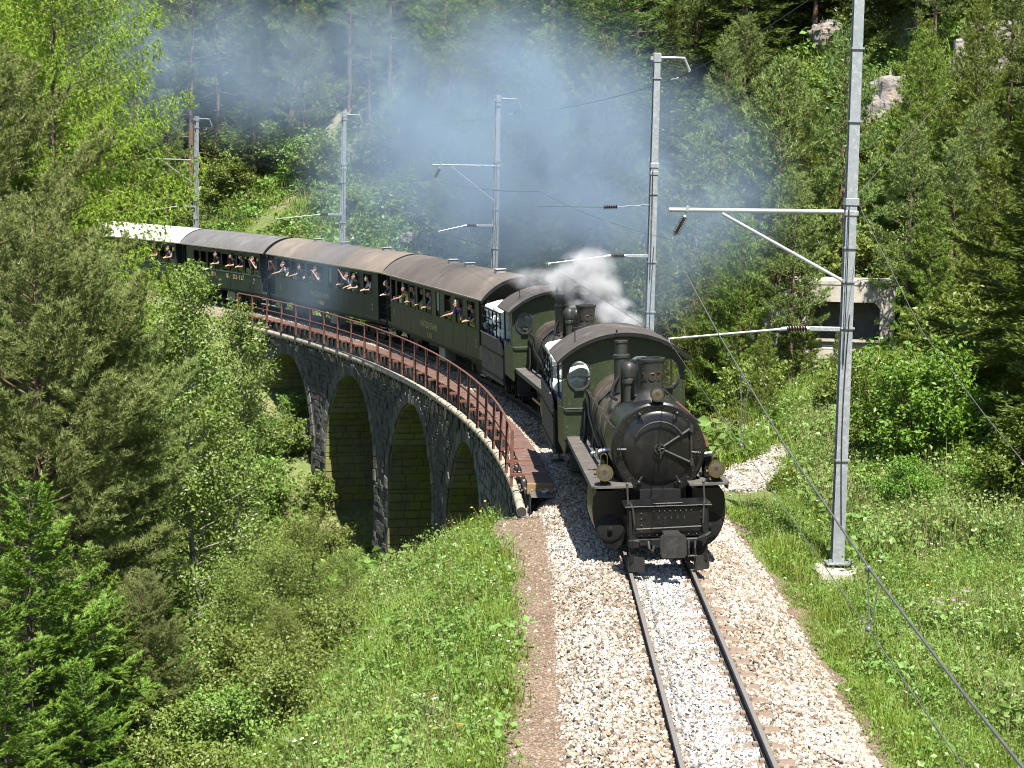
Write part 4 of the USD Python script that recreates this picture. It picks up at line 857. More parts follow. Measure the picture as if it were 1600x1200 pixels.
def coach(label, m, Ln, b0, b1, windows, body, roof, edge, vents, style, ends='green', zw=(1.87, 2.72)):
    """windows: (centre y, width) along the left side"""
    t = thing('railway_coach', label, 'railway coach', m)
    for sx in (-1, 1):
        sidep = sg.box(b0, .92, b1, 2.88)
        for yc, w in windows: sidep = sidep.difference(sg.box(yc - w / 2, zw[0], yc + w / 2, zw[1]).buffer(-.04).buffer(.04))
        sd = part(t, 'side_wall', MB().prism(sidep, sx * 1.27, sx * 1.312, 'yz'), body)
        if sx < 0 or True:
            for k_, (yc, w) in enumerate(windows):
                fr = sg.box(yc - w / 2 - .03, zw[0] - .03, yc + w / 2 + .03, zw[1] + .03).difference(sg.box(yc - w / 2 + .012, zw[0] + .012, yc + w / 2 - .012, zw[1] - .012))
                if sx < 0:
                    wn = part(sd, 'window_frame', MB().prism(fr, sx * 1.312, sx * 1.325, 'yz'), body if style == 'olive' else 'sash_pale' if False else body)
                gl_top = zw[0] + (.30 if style == 'olive' else .26)
                if w < .6: part(sd, 'window_curtain', MB().box((sx * 1.285, yc - w / 2 + .16, zw[0]), (sx * 1.275, yc + w / 2, zw[1])), 'curtain')
                part(sd, 'window_pane', MB().box((sx * 1.292, yc - w / 2, zw[0]), (sx * 1.288, yc + w / 2, gl_top if (k_ * 7) % 3 else zw[0] + .2)), 'pane')
        part(sd, 'waist_strip', MB().box((sx * 1.312, b0, zw[0] - .06), (sx * 1.33, b1, zw[0] - .035)), body if style == 'olive' else 'sash_pale')
        part(sd, 'sole_bar', MB().box((sx * 1.20, b0 - .7, .80), (sx * 1.26, b1 + .7, .92)), 'loco_dark_metal')
        if style == 'olive':
            sm_ = MB()
            for yy in np.linspace(b0 + .05, b1 - .05, 9): sm_.box((sx * 1.311, yy - .018, .93), (sx * 1.3155, yy + .018, zw[0] - .07))
            sm_.box((sx * 1.311, b0, 2.76), (sx * 1.3155, b1, 2.79))
            part(sd, 'panel_strips', sm_, body)
            part(sd, 'strip_rivets', sum_balls([(sx * 1.3155, yy, z) for yy in np.linspace(b0 + .05, b1 - .05, 9) for z in np.linspace(.98, zw[0] - .1, 9)], .008, 0), body)
        if style == 'sash':
            bt = MB()
            for yy in np.linspace(b0 + .02, b1 - .02, 6): bt.box((sx * 1.312, yy - .03, .92), (sx * 1.322, yy + .03, 2.88))
            part(sd, 'batten', bt, body)
    arc = arc_poly(1.28, 2.86, 3.46)
    ew = sg.Polygon([(-1.27, .92)] + [tuple(p) for p in arc] + [(1.27, .92)])
    for k_, (ya, yb) in enumerate(((b0, b0 + .04), (b1 - .04, b1))):
        dr = sg.box(-.36, 1.05, .36, 2.95)
        e_ = part(t, 'end_wall', MB().prism(ew.difference(dr), ya, yb), body)
        part(e_, 'door', MB().box((-.36, ya + .012, 1.05), (.36, yb - .008, 2.95)), 'coach_interior')
    part(t, 'floor', MB().box((-1.26, .12, .93), (1.26, Ln - .12, 1.0)), 'coach_interior')
    part(t, 'inner_ceiling', MB().box((-1.25, b0 + .05, 2.86), (1.25, b1 - .05, 2.88)), 'coach_interior')
    se = MB()
    for yy in np.arange(b0 + .6, b1 - .5, 1.25):
        for sx in (-1, 1): se.box((sx * .35, yy - .03, 1.0), (sx * 1.2, yy + .03, 1.95)).box((sx * .35, yy - .42, 1.38), (sx * 1.2, yy + .42, 1.44))
    part(t, 'seats', se, 'seat_wood')
    rf = part(t, 'roof', shell(1.43, 2.89, 3.56, .05, 0.0, Ln, 30), roof, smooth=30)
    for sx in (-1, 1): part(rf, 'gutter', MB().box((sx * 1.43 - .02, .02, 2.845), (sx * 1.43 + .02, Ln - .02, 2.895)), edge)
    for ya in (-.02, Ln - .02): part(rf, 'end_hoop', shell(1.45, 2.86, 3.58, .11, ya, ya + .05, 30), 'loco_dark_metal')
    ribs = np.arange(1.2, Ln - .5, 1.22)
    if style == 'sash':
        for yy in ribs: part(rf, 'roof_seam', shell(1.434, 2.888, 3.568, .03, yy - .018, yy + .018, 30), roof)
    if style == 'olive':
        for yy in np.arange(2.2, Ln - 1, 2.4): part(rf, 'roof_seam', shell(1.433, 2.889, 3.566, .03, yy - .02, yy + .02, 30), roof)
    for yy, xx_ in vents:
        v_ = part(rf, 'roof_vent', MB().box((xx_ - .16, yy - .14, 3.5), (xx_ + .16, yy + .14, 3.66), ch=.02), 'galvanised')
        part(v_, 'vent_lid', MB().box((xx_ - .18, yy - .17, 3.66), (xx_ + .18, yy + .17, 3.69), ch=.01), 'bright_tube')
    # platforms
    for k_, (y0, y1) in enumerate(((.08, b0), (b1, Ln - .08))):
        yo = y0 if k_ == 0 else y1
        pl = part(t, 'platform', MB().box((-1.22, y0, .90), (1.22, y1, .98)), 'loco_dark_metal')
        part(pl, 'platform_dash', MB().box((-.95, yo - .02, .95), (-.4, yo + .02, 1.75)).box((.4, yo - .02, .95), (.95, yo + .02, 1.75)).box((-1.24, yo - .02, .80), (1.24, yo + .02, 1.06)), 'coach_green_bright')
        for sx in (-1, 1):
            part(pl, 'corner_post', MB().cyl((sx * 1.2, yo, .95), (sx * 1.2, yo, 2.9), .022, sides=7), 'loco_grey')
            gt = MB()
            for z in (1.25, 1.6, 1.95): gt.tube([(sx * 1.2, y0 + .04, z), (sx * 1.2, y1 - .04, z)], .014, 6)
            for yy in np.linspace(y0 + .06, y1 - .06, 5): gt.tube([(sx * 1.2, yy, 1.0), (sx * 1.2, yy, 1.95)], .010, 5)
            part(pl, 'gate', gt, 'loco_dark_metal')
            ym = (y0 + y1) / 2
            stp = part(pl, 'step', MB().box((sx * 1.05, ym - .3, .44), (sx * 1.32, ym + .3, .475)).box((sx * 1.05, ym - .28, .66), (sx * 1.28, ym + .28, .69)), 'step_pale')
            part(stp, 'step_hanger', MB().box((sx * 1.22 - .012, ym - .31, .45), (sx * 1.22 + .012, ym - .28, .9)).box((sx * 1.22 - .012, ym + .28, .45), (sx * 1.22 + .012, ym + .31, .9)), 'loco_grey')
    part(t, 'buffer', MB().cyl((0, 0.05, .72), (0, -.22, .72), .06).cyl((0, -.2, .72), (0, -.26, .72), .17, .15), 'loco_dark_metal')
    part(t, 'underframe', MB().box((-.3, .3, .62), (.3, Ln - .3, .9)).cyl((-.9, 4.2, .62), (-.4, Ln - 4.5, .45), .03, sides=6), 'loco_dark_metal')
    part(t, 'battery_box', MB().box((-1.15, Ln * .435 - .45, .30), (-.75, Ln * .435 + .45, .80), ch=.01), 'sash_pale')
    bogie(t, 2.9); bogie(t, Ln - 2.9)
    return t
def chord(s0, Ln): return frame_between(T(s0 + .2 * Ln, 0), T(s0 + .8 * Ln, 0), .2 * Ln)
W_A = [(1.78, .95), (3.40, .92), (4.98, .88), (6.45, .50), (7.86, .86), (9.15, .86), (10.40, .84), (11.50, .80), (12.63, .78), (13.72, .74)]
C1 = chord(27.4, 15.25)
c1 = coach('olive green open platform coach with dark brown roof, nearest the locomotives', C1, 15.25, .80, 14.35, W_A, 'coach_olive', 'roof_brown', 'roof_edge', [(2.6, -.1), (6.6, -.1), (9.0, -.1)], 'olive')
lettering(c1, 'RHÄTISCHE BAHN', .21, 7.9, 1.33, 'letter_gold'); lettering(c1, 'B 2060', .16, 7.75, 1.02, 'letter_gold'); lettering(c1, '2', .26, 1.2, 1.28, 'letter_gold'); lettering(c1, '2', .2, 13.6, 1.4, 'letter_gold')
C2 = chord(42.95, 15.7)
c2 = coach('green open platform coach with tan brown roof, second behind the locomotives', C2, 15.7, .80, 14.75, [(y + .25, w) for y, w in W_A], 'coach_green', 'roof_tan', 'roof_edge', [(3.3, 0), (8.5, 0), (12.2, 0)], 'olive')
lettering(c2, 'RHÄTISCHE BAHN', .21, 8.2, 1.36, 'letter_gold'); lettering(c2, 'B 2060', .16, 8.0, 1.05, 'letter_gold'); lettering(c2, '2', .26, 1.5, 1.3, 'letter_gold'); lettering(c2, '2', .24, 13.9, 1.35, 'letter_gold')
W_C = [(y, .74) for y in np.arange(1.15, 9.3, .93)]
C3 = chord(58.95, 10.6)
c3 = coach('dark green sash windowed coach with grey ribbed roof, third in the train', C3, 10.6, .62, 9.95, W_C, 'coach_green', 'roof_grey', 'roof_edge', [], 'sash', zw=(1.80, 2.62))
lettering(c3, 'AB', .22, 4.6, 1.45, 'letter_gold'); lettering(c3, '111-112', .22, 3.3, 1.45, 'letter_gold'); lettering(c3, '2', .25, 1.4, 1.35, 'letter_gold'); lettering(c3, 'RhB', .22, 6.4, 1.45, 'letter_gold')
C4 = chord(69.75, 11.5)
c4 = coach('dark green coach with bright cream roof, last in view behind the larch', C4, 11.5, .62, 10.85, [(y, .74) for y in np.arange(1.15, 10.3, .93)], 'coach_green', 'roof_white', 'roof_edge', [], 'sash', zw=(1.80, 2.62))
lettering(c4, '2', .25, 1.4, 1.35, 'letter_gold')

# ------------------------------------------------------------------ passengers leaning out (local: facing -x, feet at z = 0)
def hullchain(chains, n=10):
    """chains: lists of (point, radius); hulls of neighbouring spheres, joined into one surface"""
    out = []
    for ch in chains:
        for (a, ra), (b, rb) in zip(ch[:-1], ch[1:]):
            A = manifold3d.Manifold.sphere(ra, n).translate([float(x) for x in a]); B = manifold3d.Manifold.sphere(rb, n).translate([float(x) for x in b])
            out.append(manifold3d.Manifold.batch_hull([A, B]))
    return manifold3d.Manifold.batch_boolean(out, manifold3d.OpType.Add)
def tm_of(man, fine=.05, it=4):
    m = man.refine_to_length(fine).to_mesh(); t = trimesh.Trimesh(m.vert_properties[:, :3], m.tri_verts, process=True)
    trimesh.smoothing.filter_taubin(t, iterations=it); return np.array(t.vertices), np.array(t.faces)
def hand(w, d, up):
    """palm and five fingers from the wrist w in direction d"""
    d = np.asarray(d, float) / np.linalg.norm(d); up = np.asarray(up, float); s_ = np.cross(d, up); s_ /= np.linalg.norm(s_); up = np.cross(s_, d)
    w = np.asarray(w, float); out = [[(w, .026), (w + d * .04 + s_ * .02, .022)], [(w, .026), (w + d * .075 + s_ * .028, .014)], [(w, .026), (w + d * .075 - s_ * .028, .014)], [(w + d * .075 + s_ * .028, .014), (w + d * .075 - s_ * .028, .014)]]
    for k_, ln in enumerate((.062, .074, .078, .07)):
        b = w + d * .08 + s_ * (-.03 + .02 * k_); out.append([(b, .0095), (b + d * ln * .5 - up * .006, .009), (b + d * ln - up * .024, .008)])
    out.append([(w + d * .02 + s_ * .028, .012), (w + d * .05 + s_ * .06 - up * .005, .010), (w + d * .085 + s_ * .062 - up * .015, .009)])
    return out
def person(label, m, top, hair, pose='rest', legs='jeans', lean=.32, turn=0.0, bald=False, sleeves='short', extra=None, group='passengers leaning out of the train'):
    P = thing('person', label, 'person', m, group)
    A = lambda *p: np.array(p, float)
    hip = A(.05, 0, .92); chest = A(-.10 - lean * .45, 0, 1.27 - lean * .12); neck = A(-.16 - lean * .75, 0, 1.47 - lean * .22); head = neck + A(-.055 - .05 * lean, turn * .02, .155)
    sh = [chest + A(-.03 - lean * .12, s * .185, .12) for s in (-1, 1)]
    if pose == 'rest': el = [sh[k] + A(-.16, s * .06, -.24) for k, s in ((0, -1), (1, 1))]; ha = [el[k] + A(-.16, -s * .14, -.02) for k, s in ((0, -1), (1, 1))]
    elif pose == 'camera': el = [sh[k] + A(-.14, s * .10, -.22) for k, s in ((0, -1), (1, 1))]; ha = [head + A(-.14, -.12, -.04), head + A(-.14, .10, -.05)]
    elif pose == 'wave': el = [sh[0] + A(-.17, -.10, -.20), sh[1] + A(-.12, .2, .06)]; ha = [el[0] + A(-.18, .04, -.04), el[1] + A(-.10, .08, .24)]
    elif pose == 'extend': el = [sh[0] + A(-.12, -.22, -.15), sh[1] + A(-.2, .14, -.16)]; ha = [el[0] + A(-.14, -.14, -.06), el[1] + A(-.16, .19, -.06)]
    ank = [A(.05, s * .09, .09) for s in (-1, 1)]; kn = [A(-.01, s * .10, .5) for s in (-1, 1)]
    ch = [[(hip, .145), (chest, .15)], [(chest, .14), (neck, .062)], [(neck, .058), (head + A(0, 0, -.05), .062)], [(head + A(.012, 0, .03), .098), (head + A(-.022, 0, -.055), .066)], [(head + A(-.095, 0, -.005), .018), (head + A(-.112, 0, -.028), .014)],
          [(head + A(-.07, 0, -.09), .03), (head + A(-.05, 0, -.06), .05)], [(head + A(.0, -.094, -.01), .018), (head + A(.01, -.098, .02), .016)], [(head + A(.0, .094, -.01), .018), (head + A(.01, .098, .02), .016)]]
    for k in (0, 1):
        ch += [[(chest + A(0, 0, .06), .10), (sh[k], .062)], [(sh[k], .056), (el[k], .042)], [(el[k], .042), (ha[k], .028)], [(hip, .12), (kn[k], .065)], [(kn[k], .062), (ank[k], .04)], [(ank[k], .042), (ank[k] + A(-.15, 0, -.045), .032)]]
        ch += hand(ha[k], ha[k] - el[k] if pose != 'camera' else A(.0, .12 * (1 if k == 0 else -1), .04), A(0, 0, 1.0))
    part(P, 'body', tm_of(hullchain(ch), .045), 'skin', smooth=True)
    g = .014
    sc_ = [[(hip + A(0, 0, .0), .155 + g), (chest, .155 + g)], [(chest, .145 + g), (neck + A(.02, 0, -.06), .07)]]
    for k in (0, 1):
        e_ = el[k] if sleeves == 'long' else sh[k] * .35 + el[k] * .65
        sc_ += [[(chest + A(0, 0, .05), .10 + g), (sh[k], .062 + g)], [(sh[k], .058 + g), (e_, .047 + g)]]
        if sleeves == 'long': sc_ += [[(el[k], .045 + g), (el[k] * .2 + ha[k] * .8, .032 + g)]]
    part(P, 'shirt', tm_of(hullchain(sc_), .06, 3), top, smooth=True)
    tr = []
    for k in (0, 1): tr += [[(hip + A(0, 0, -.03), .15), (kn[k], .08)], [(kn[k], .078), (ank[k] + A(0, 0, .04), .06)]]
    part(P, 'trousers', tm_of(hullchain(tr), .08, 3), legs, smooth=True)
    hr_ = [[(head + A(.03, 0, .035), .10), (head + A(.045, 0, -.04), .08)]] if bald else [[(head + A(.02, 0, .052), .103), (head + A(.045, 0, -.03), .085)], [(head + A(-.03, 0, .085), .06), (head + A(.03, 0, .06), .09)]]
    part(P, 'hair', tm_of(hullchain(hr_), .05, 3), hair, smooth=True)
    ey = MB()
    for s in (-1, 1): ey.ball(head + A(-.088, s * .034, .005), .011, 1)
    part(P, 'eyes', ey, 'cloth_black')
    part(P, 'mouth', MB().box(head + A(-.098, -.02, -.072), head + A(-.085, .02, -.065)), 'cloth_red')
    if pose == 'camera': part(P, 'camera', MB().box(head + A(-.17, -.065, -.055), head + A(-.11, .065, .035), ch=.01).cyl(head + A(-.17, 0, -.01), head + A(-.23, 0, -.01), .035), 'cloth_black')
    return P
def at_window(M, y, x=-.86, floor=1.0, rot=0.0, sc=1.0): return place(xf((x, y, floor), rot, 0, sc), M)
WIN1 = [y for y, _ in W_A]
person('person in a navy shirt leaning out over the rear platform gate of the first coach', at_window(C1, 14.85, -.78, rot=.15), 'cloth_navy', 'hair_grey', 'rest', bald=True, lean=.5)
person('person in a yellow top with bent arms, leaning from the first coach', at_window(C1, 11.45, rot=.2), 'cloth_yellow', 'hair_dark', 'extend', lean=.45)
person('person in black with dark hair just ahead of the one in yellow', at_window(C1, 10.55), 'cloth_black', 'hair_dark', 'rest', lean=.25)
person('person in a grey shirt at the fifth window from the rear, first coach', at_window(C1, 9.1, -.80), 'cloth_grey', 'hair_brown', 'rest', lean=.25)
person('person in a light blue shirt resting forearms on the sill beside the curtained window', at_window(C1, 7.8, -.84), 'cloth_lightblue', 'hair_dark', 'rest', lean=.3)
person('person in dark clothes just ahead of the curtained window, first coach', at_window(C1, 5.0, -.72), 'cloth_black', 'hair_brown', 'rest', lean=.25)
person('person in a purple shirt stretching a bare arm out of the first coach', at_window(C1, 3.42, -.90, rot=.25), 'cloth_purple', 'hair_grey', 'extend', lean=.4)
person('person in black with folded forearms at the foremost window of the first coach', at_window(C1, 1.8, -.86), 'cloth_black', 'hair_brown', 'rest', lean=.3)
person('person in an orange vest photographing from the rear platform of the second coach', at_window(C2, 15.2, -.88, rot=.3), 'cloth_orange', 'hair_brown', 'camera', legs='cloth_black', lean=.3)
person('person in a white shirt leaning far out of the rear half of the second coach', at_window(C2, 12.9, -.92, rot=.2), 'cloth_white', 'hair_brown', 'extend', lean=.5)
person('person in a navy shirt next to the one in white on the second coach', at_window(C2, 10.7, -.88, rot=.2), 'cloth_navy', 'hair_brown', 'extend', lean=.4)
person('person in dark clothes with a camera near the middle of the second coach', at_window(C2, 8.2, -.92), 'cloth_grey', 'hair_dark', 'camera', lean=.45)
person('person in a pale blue shirt ahead of the curtained window, second coach', at_window(C2, 5.3, -.8), 'cloth_lightblue', 'hair_brown', 'rest', lean=.25)
person('person in a pale shirt waving a bare arm from the second coach', at_window(C2, 4.2, -.92, rot=.2), 'cloth_white', 'hair_brown', 'wave', lean=.45)
person('person with a pale face and dark shirt near the front of the second coach', at_window(C2, 3.3, -.9), 'cloth_black', 'hair_dark', 'rest', lean=.4)
person('person in a white and blue top at the foremost window of the second coach', at_window(C2, 1.9, -.88), 'cloth_white', 'hair_brown', 'rest', lean=.35)
person('person in black, forearms on the sill, rearmost on the grey roofed coach', at_window(C3, 5.8, -.92), 'cloth_black', 'hair_brown', 'rest', lean=.35)
person('person in a dark shirt, second from the rear on the grey roofed coach', at_window(C3, 4.0, -.9), 'cloth_black', 'hair_brown', 'rest', lean=.3)
person('person in a navy top, third from the rear on the grey roofed coach', at_window(C3, 2.9, -.86), 'cloth_navy', 'hair_brown', 'rest', lean=.3)
person('person in black holding a camera at the front window of the grey roofed coach', at_window(C3, 1.2, -.92), 'cloth_black', 'hair_brown', 'camera', lean=.4)
person('person in a red top leaning from the cream roofed coach', at_window(C4, 3.0, -.9), 'cloth_red', 'hair_brown', 'rest', lean=.35)
person('person with bare forearms at the front window of the cream roofed coach', at_window(C4, 1.3, -.9), 'cloth_grey', 'hair_brown', 'rest', lean=.4)
# ------------------------------------------------------------------ catenary masts (local: x right, y along the track away from the camera, z up from rail top)
def insulator_mesh(a, b, n=8, r=.08):
    a, b = np.asarray(a, float), np.asarray(b, float); d = b - a; L = np.linalg.norm(d); d /= L
    pts, rad = [], []
    for k_ in range(n):
        for t, q in ((0, .32), (.40, 1.0), (.52, 1.0), (.62, .32)): pts.append(a + d * L * (k_ + t) / n); rad.append(r * q)
    return MB().tube(pts, rad, 12)
def mast(label, s, o, base, top, arm_o, arm_h, strut_o, strut_h, w0=.235, w1=.185, outrigger=True, collars=(), block_=False, arm=True, tr=.043):
    t_ = thing('catenary_mast', label, 'mast', xf(T(s), float(heading(s))), 'catenary masts along the line')
    f = MB()
    def taper(x0, x1, y0, y1):
        k0, k1 = 1.0, w1 / w0
        v = np.array([[o + x * k, y * k, z] for k, z in ((k0, base), (k1, top)) for x, y in ((x0, y0), (x1, y0), (x1, y1), (x0, y1))])
        f.add(v, [[0, 1, 5, 4], [1, 2, 6, 5], [2, 3, 7, 6], [3, 0, 4, 7], [0, 3, 2, 1], [4, 5, 6, 7]])
    h = w0 / 2
    taper(-h, h, -h, -h + .018); taper(-h * 1.05, h * 1.25, h - .018, h); taper(-.05, -.035, -h + .018, h - .018); taper(.035, .05, -h + .018, h - .018)
    part(t_, 'column', f, 'galvanised')
    kk = lambda z: 1 + (w1 / w0 - 1) * (z - base) / (top - base)
    for z in collars:
        q = h * kk(z) + .018; part(t_, 'collar', MB().box((o - q, -q, z - .018), (o + q * 1.15, q, z + .018)), 'galvanised')
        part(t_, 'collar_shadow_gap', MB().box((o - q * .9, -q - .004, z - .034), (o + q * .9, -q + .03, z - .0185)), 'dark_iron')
    xl = o - h * kk(arm_h)
    q = h * kk(arm_h) + .02
    part(t_, 'arm_clamp', MB().box((o - q, -q, arm_h + .12), (o + q * 1.15, q, arm_h + .26), ch=.01).box((o - q, -q, arm_h - .08), (o + q * 1.1, q, arm_h + .02), ch=.01), 'galvanised')
    if arm: part(t_, 'top_arm', MB().tube([(xl, 0, arm_h), (arm_o, 0, arm_h - .04)], tr, 12), 'bright_tube', smooth=40)
    if arm: part(t_, 'brace', MB().tube([(xl, -.02, arm_h - 1.35), (arm_o + .30 * (xl - arm_o), -.02, arm_h - .09)], tr * .78, 10), 'bright_tube', smooth=40)
    hx = arm_o + .36
    if not arm:
        ax = o - 1.0
        ii_ = part(t_, 'stay_insulator', insulator_mesh((ax - .4, 0, arm_h - 1.0), (ax, 0, arm_h - .98), 8, .07), 'insulator', smooth=30)
        part(ii_, 'stay_rope', MB().tube([(ax, 0, arm_h - .98), (xl, 0, arm_h - .9)], .010, 5).tube([(ax - .4, 0, arm_h - 1.0), (arm_o, 0, arm_h - 1.02)], .010, 5), 'wire')
    ins = part(t_, 'hanging_insulator', insulator_mesh((hx - .05, 0, arm_h - .17), (hx - .22, 0, arm_h - .50)), 'insulator', smooth=30) if arm else None
    if arm: part(ins, 'end_fitting', MB().cyl((hx + .0, 0, arm_h + .06), (hx - .05, 0, arm_h - .17), .016, sides=7).ball((hx - .05, 0, arm_h - .17), .04, 1).ball((hx - .225, 0, arm_h - .5), .035, 1).cyl((hx - .22, 0, arm_h - .48), (hx - .28, 0, arm_h - .61), .014, sides=6).box((hx - .03, -.055, arm_h - .06), (hx + .03, .055, arm_h + .045)), 'galvanised')
    jx, jz = o - 1.28, strut_h + .28
    part(t_, 'registration_bar', MB().box((jx + .55, -.045, jz - .045), (xl + .02, .045, jz + .045), ch=.01), 'galvanised')
    i2 = part(t_, 'strut_insulator', insulator_mesh((jx + .10, 0, jz - .01), (jx + .52, 0, jz), 8, .075), 'insulator', smooth=30)
    part(i2, 'end_fitting', MB().cyl((jx, 0, jz - .02), (jx + .12, 0, jz - .01), .04).cyl((jx + .5, 0, jz), (jx + .6, 0, jz), .04), 'bright_tube')
    part(t_, 'steady_arm', MB().tube([(jx + .02, 0, jz - .02), (strut_o, 0, strut_h + .02)], [.024, .018], 10).cyl((strut_o, 0, strut_h + .04), (strut_o + .01, 0, strut_h - .05), .016), 'bright_tube', smooth=40)
    t2 = np.linspace(0, 1, 14)
    part(t_, 'jumper_cable', MB().tube([(o - .06, -h - .03 - .05 * math.sin(a * 3.1), arm_h + .1 - 3.1 * a) for a in t2], .011, 5), 'black_cable')
    part(t_, 'earthing_wire', MB().tube([(o + .03 - .06 * math.sin(a * 3.1), -h - .03, jz + .3 - (jz - base) * .9 * a) for a in t2], .009, 5), 'black_cable')
    if outrigger:
        k_ = kk(top)
        part(t_, 'mast_head', MB().box((o - h * k_ - .02, -h * k_ - .02, top - .26), (o + h * k_ + .02, h * k_ + .02, top - .02), ch=.01).box((o - h * k_ - .1, -.03, top - .2), (o - h * k_, .03, top - .1)), 'galvanised')
        og = part(t_, 'outrigger', MB().tube([(o + h * k_, 0, top - .12), (o + .78, 0, top - .12), (o + .94, 0, top - .46)], .042, 8), 'galvanised')
        part(og, 'feeder_insulator', insulator_mesh((o + .90, 0, top - .5), (o + .62, -.03, top - .66), 6, .035), 'insulator', smooth=30)
        part(og, 'end_fitting', MB().ball((o + .93, 0, top - .48), .035, 1).ball((o + .6, -.03, top - .67), .03, 1).tube([(o + .6, -.03, top - .67), (o + .4, -.05, top - .72)], .012, 5), 'bright_tube')
    part(t_, 'base_plate', MB().box((o - .24, -.22, base), (o + .30, .22, base + .03)).box((o - .2, -.16, base + .03), (o - .14, -.1, base + .1)).box((o + .2, -.16, base + .03), (o + .26, -.1, base + .1)), 'rust_brown' if not block_ else 'galvanised')
    if block_:
        part(t_, 'foundation', MB().box((o - .46, -.62, base - .95), (o + .50, .45, base - .06), ch=.05), 'concrete')
    else: part(t_, 'foundation', MB().box((o - .4, -.4, base - 1.6), (o + .4, .4, base - .05), ch=.03), 'concrete')
    return t_
mast('nearest grey steel mast on its concrete block in the meadow right of the locomotive', 4.9, 3.92, -.80, 12.2, .37, 6.15, .44, 3.57, collars=(7.9, 5.45, 4.79, 3.88, 1.27, 9.3), block_=True)
mast('mast rising behind the leading locomotive cab', 20.6, 2.37, -.5, 10.2, -.9, 6.9, -.55, 4.28, .24, .17, arm=False, collars=(6.3, 4.4, 3.0, 9.5))
mast('mast behind the first coach with its long arm in the smoke', 41.0, 2.66, -.5, 9.8, .05, 7.1, .36, 4.5, .24, .17, tr=.03, collars=(6.2, 5.4, 3.9, 9.4))
mast('mast standing behind the tan roofed coach', 59.0, 2.62, -.5, 9.55, -.7, 6.9, -.75, 4.4, .24, .17, arm=False, collars=(6.2, 4.3, 9.2))
mast('farthest mast, behind the joint of the cream and grey roofed coaches', 75.7, 2.5, -.5, 9.54, -.49, 7.15, -.28, 4.3, .24, .17, tr=.032, collars=(8.9, 6.2, 4.9, 3.9))
# ------------------------------------------------------------------ wires
def wire(name, pts, label, cat, r=.009, sag=0.0, mat_='wire', group=None, n=10):
    pts = np.asarray(pts, float); out = []
    for a, b in zip(pts[:-1], pts[1:]):
        for t in np.linspace(0, 1, n)[:-1]: q = a + (b - a) * t; q[2] -= sag * 4 * t * (1 - t); out.append(q)
    out.append(pts[-1]); return single(name, MB().tube(out, r, 5), mat_, label, cat, group)
cw = [T(4.9, .44, 3.55), T(20.6, -.55, 4.26), T(41, .36, 4.48), T(59, -.75, 4.38), T(75.7, -.28, 4.28)]
ms_ = [T(4.9, .44, 5.53), T(20.6, -.82, 6.28), T(41, .13, 6.48), T(59, -.62, 6.28), T(75.7, -.4, 6.53)]
near_c = [np.array(NEAR_CONTACT[0]), np.array(NEAR_CONTACT[1])]
wire('contact_wire', near_c[::-1] + [cw[0]], 'lower overhead wire running from the nearest mast towards the viewer', 'overhead wire', .0045)
wire('contact_wire', cw, 'lower overhead wire above the train, mast to mast', 'overhead wire', .005)
wire('messenger_wire', [np.array(p) for p in NEAR_MESS[::-1]] + [ms_[0]], 'upper overhead wire running from the nearest mast towards the viewer', 'overhead wire', .0095, n=3)
wire('messenger_wire', ms_, 'upper overhead wire above the train, mast to mast', 'overhead wire', .0045, sag=.12)
for k_, (a, b) in enumerate(DROPPERS): single('dropper', MB().tube([a, b], .006, 5).tube([np.array(a) + [.09, .02, -.02], np.array(b) + [.02, .02, .0]], .005, 5).ball(a, .028, 1).ball(b, .024, 1), 'wire', ('dropper nearest the viewer', 'dropper in front of the leading locomotive', )[k_] + ' joining the upper and lower overhead wires', 'dropper')
wire('return_wire', [np.array(p) for p in NEAR_RETURN[::-1]] + [T(4.9, 4.12, 6.2)], 'cable running from the nearest mast down to the right edge', 'cable', .0065, n=4)
fd = [T(4.9, 4.75, 11.6), T(20.6, 2.97, 9.53), T(41, 3.26, 9.13), T(59, 3.22, 8.88), T(75.7, 3.1, 8.87)]
wire('feeder_wire', fd, 'feeder wire high on the right of the line, mast head to mast head', 'cable', .006, sag=.2)
wire('guy_wire', [T(4.9, 4.05, 6.5), np.array(GUY_END)], 'stay wire from the nearest mast up to the rocky slope on the right', 'cable', .008)
# ------------------------------------------------------------------ plants
def needles(P, D, k, ln, wd, spread, r, flat=None, up=0.0):
    """k slim triangles at each tuft P around its direction D; flat: a plane normal the spray keeps to"""
    n = len(P); D = D / (np.linalg.norm(D, axis=1, keepdims=True) + 1e-9)
    P2, D2 = np.repeat(P, k, 0), np.repeat(D, k, 0)
    R = r.normal(size=(n * k, 3))
    if flat is not None: F = np.repeat(flat, k, 0); R -= .8 * (R * F).sum(1, keepdims=True) * F
    R /= np.linalg.norm(R, axis=1, keepdims=True)
    d = D2 + spread * R; d[:, 2] += up; d /= np.linalg.norm(d, axis=1, keepdims=True)
    s = np.cross(d, r.normal(size=d.shape)); s /= np.linalg.norm(s, axis=1, keepdims=True)
    L = ln * r.uniform(.65, 1.25, (n * k, 1)); base = P2 + D2 * (r.uniform(-.5, .3, (n * k, 1)) * ln)
    v = np.stack([base - s * wd * .5, base + s * wd * .5, base + d * L], 1).reshape(-1, 3)
    return v, np.arange(len(v)).reshape(-1, 3)
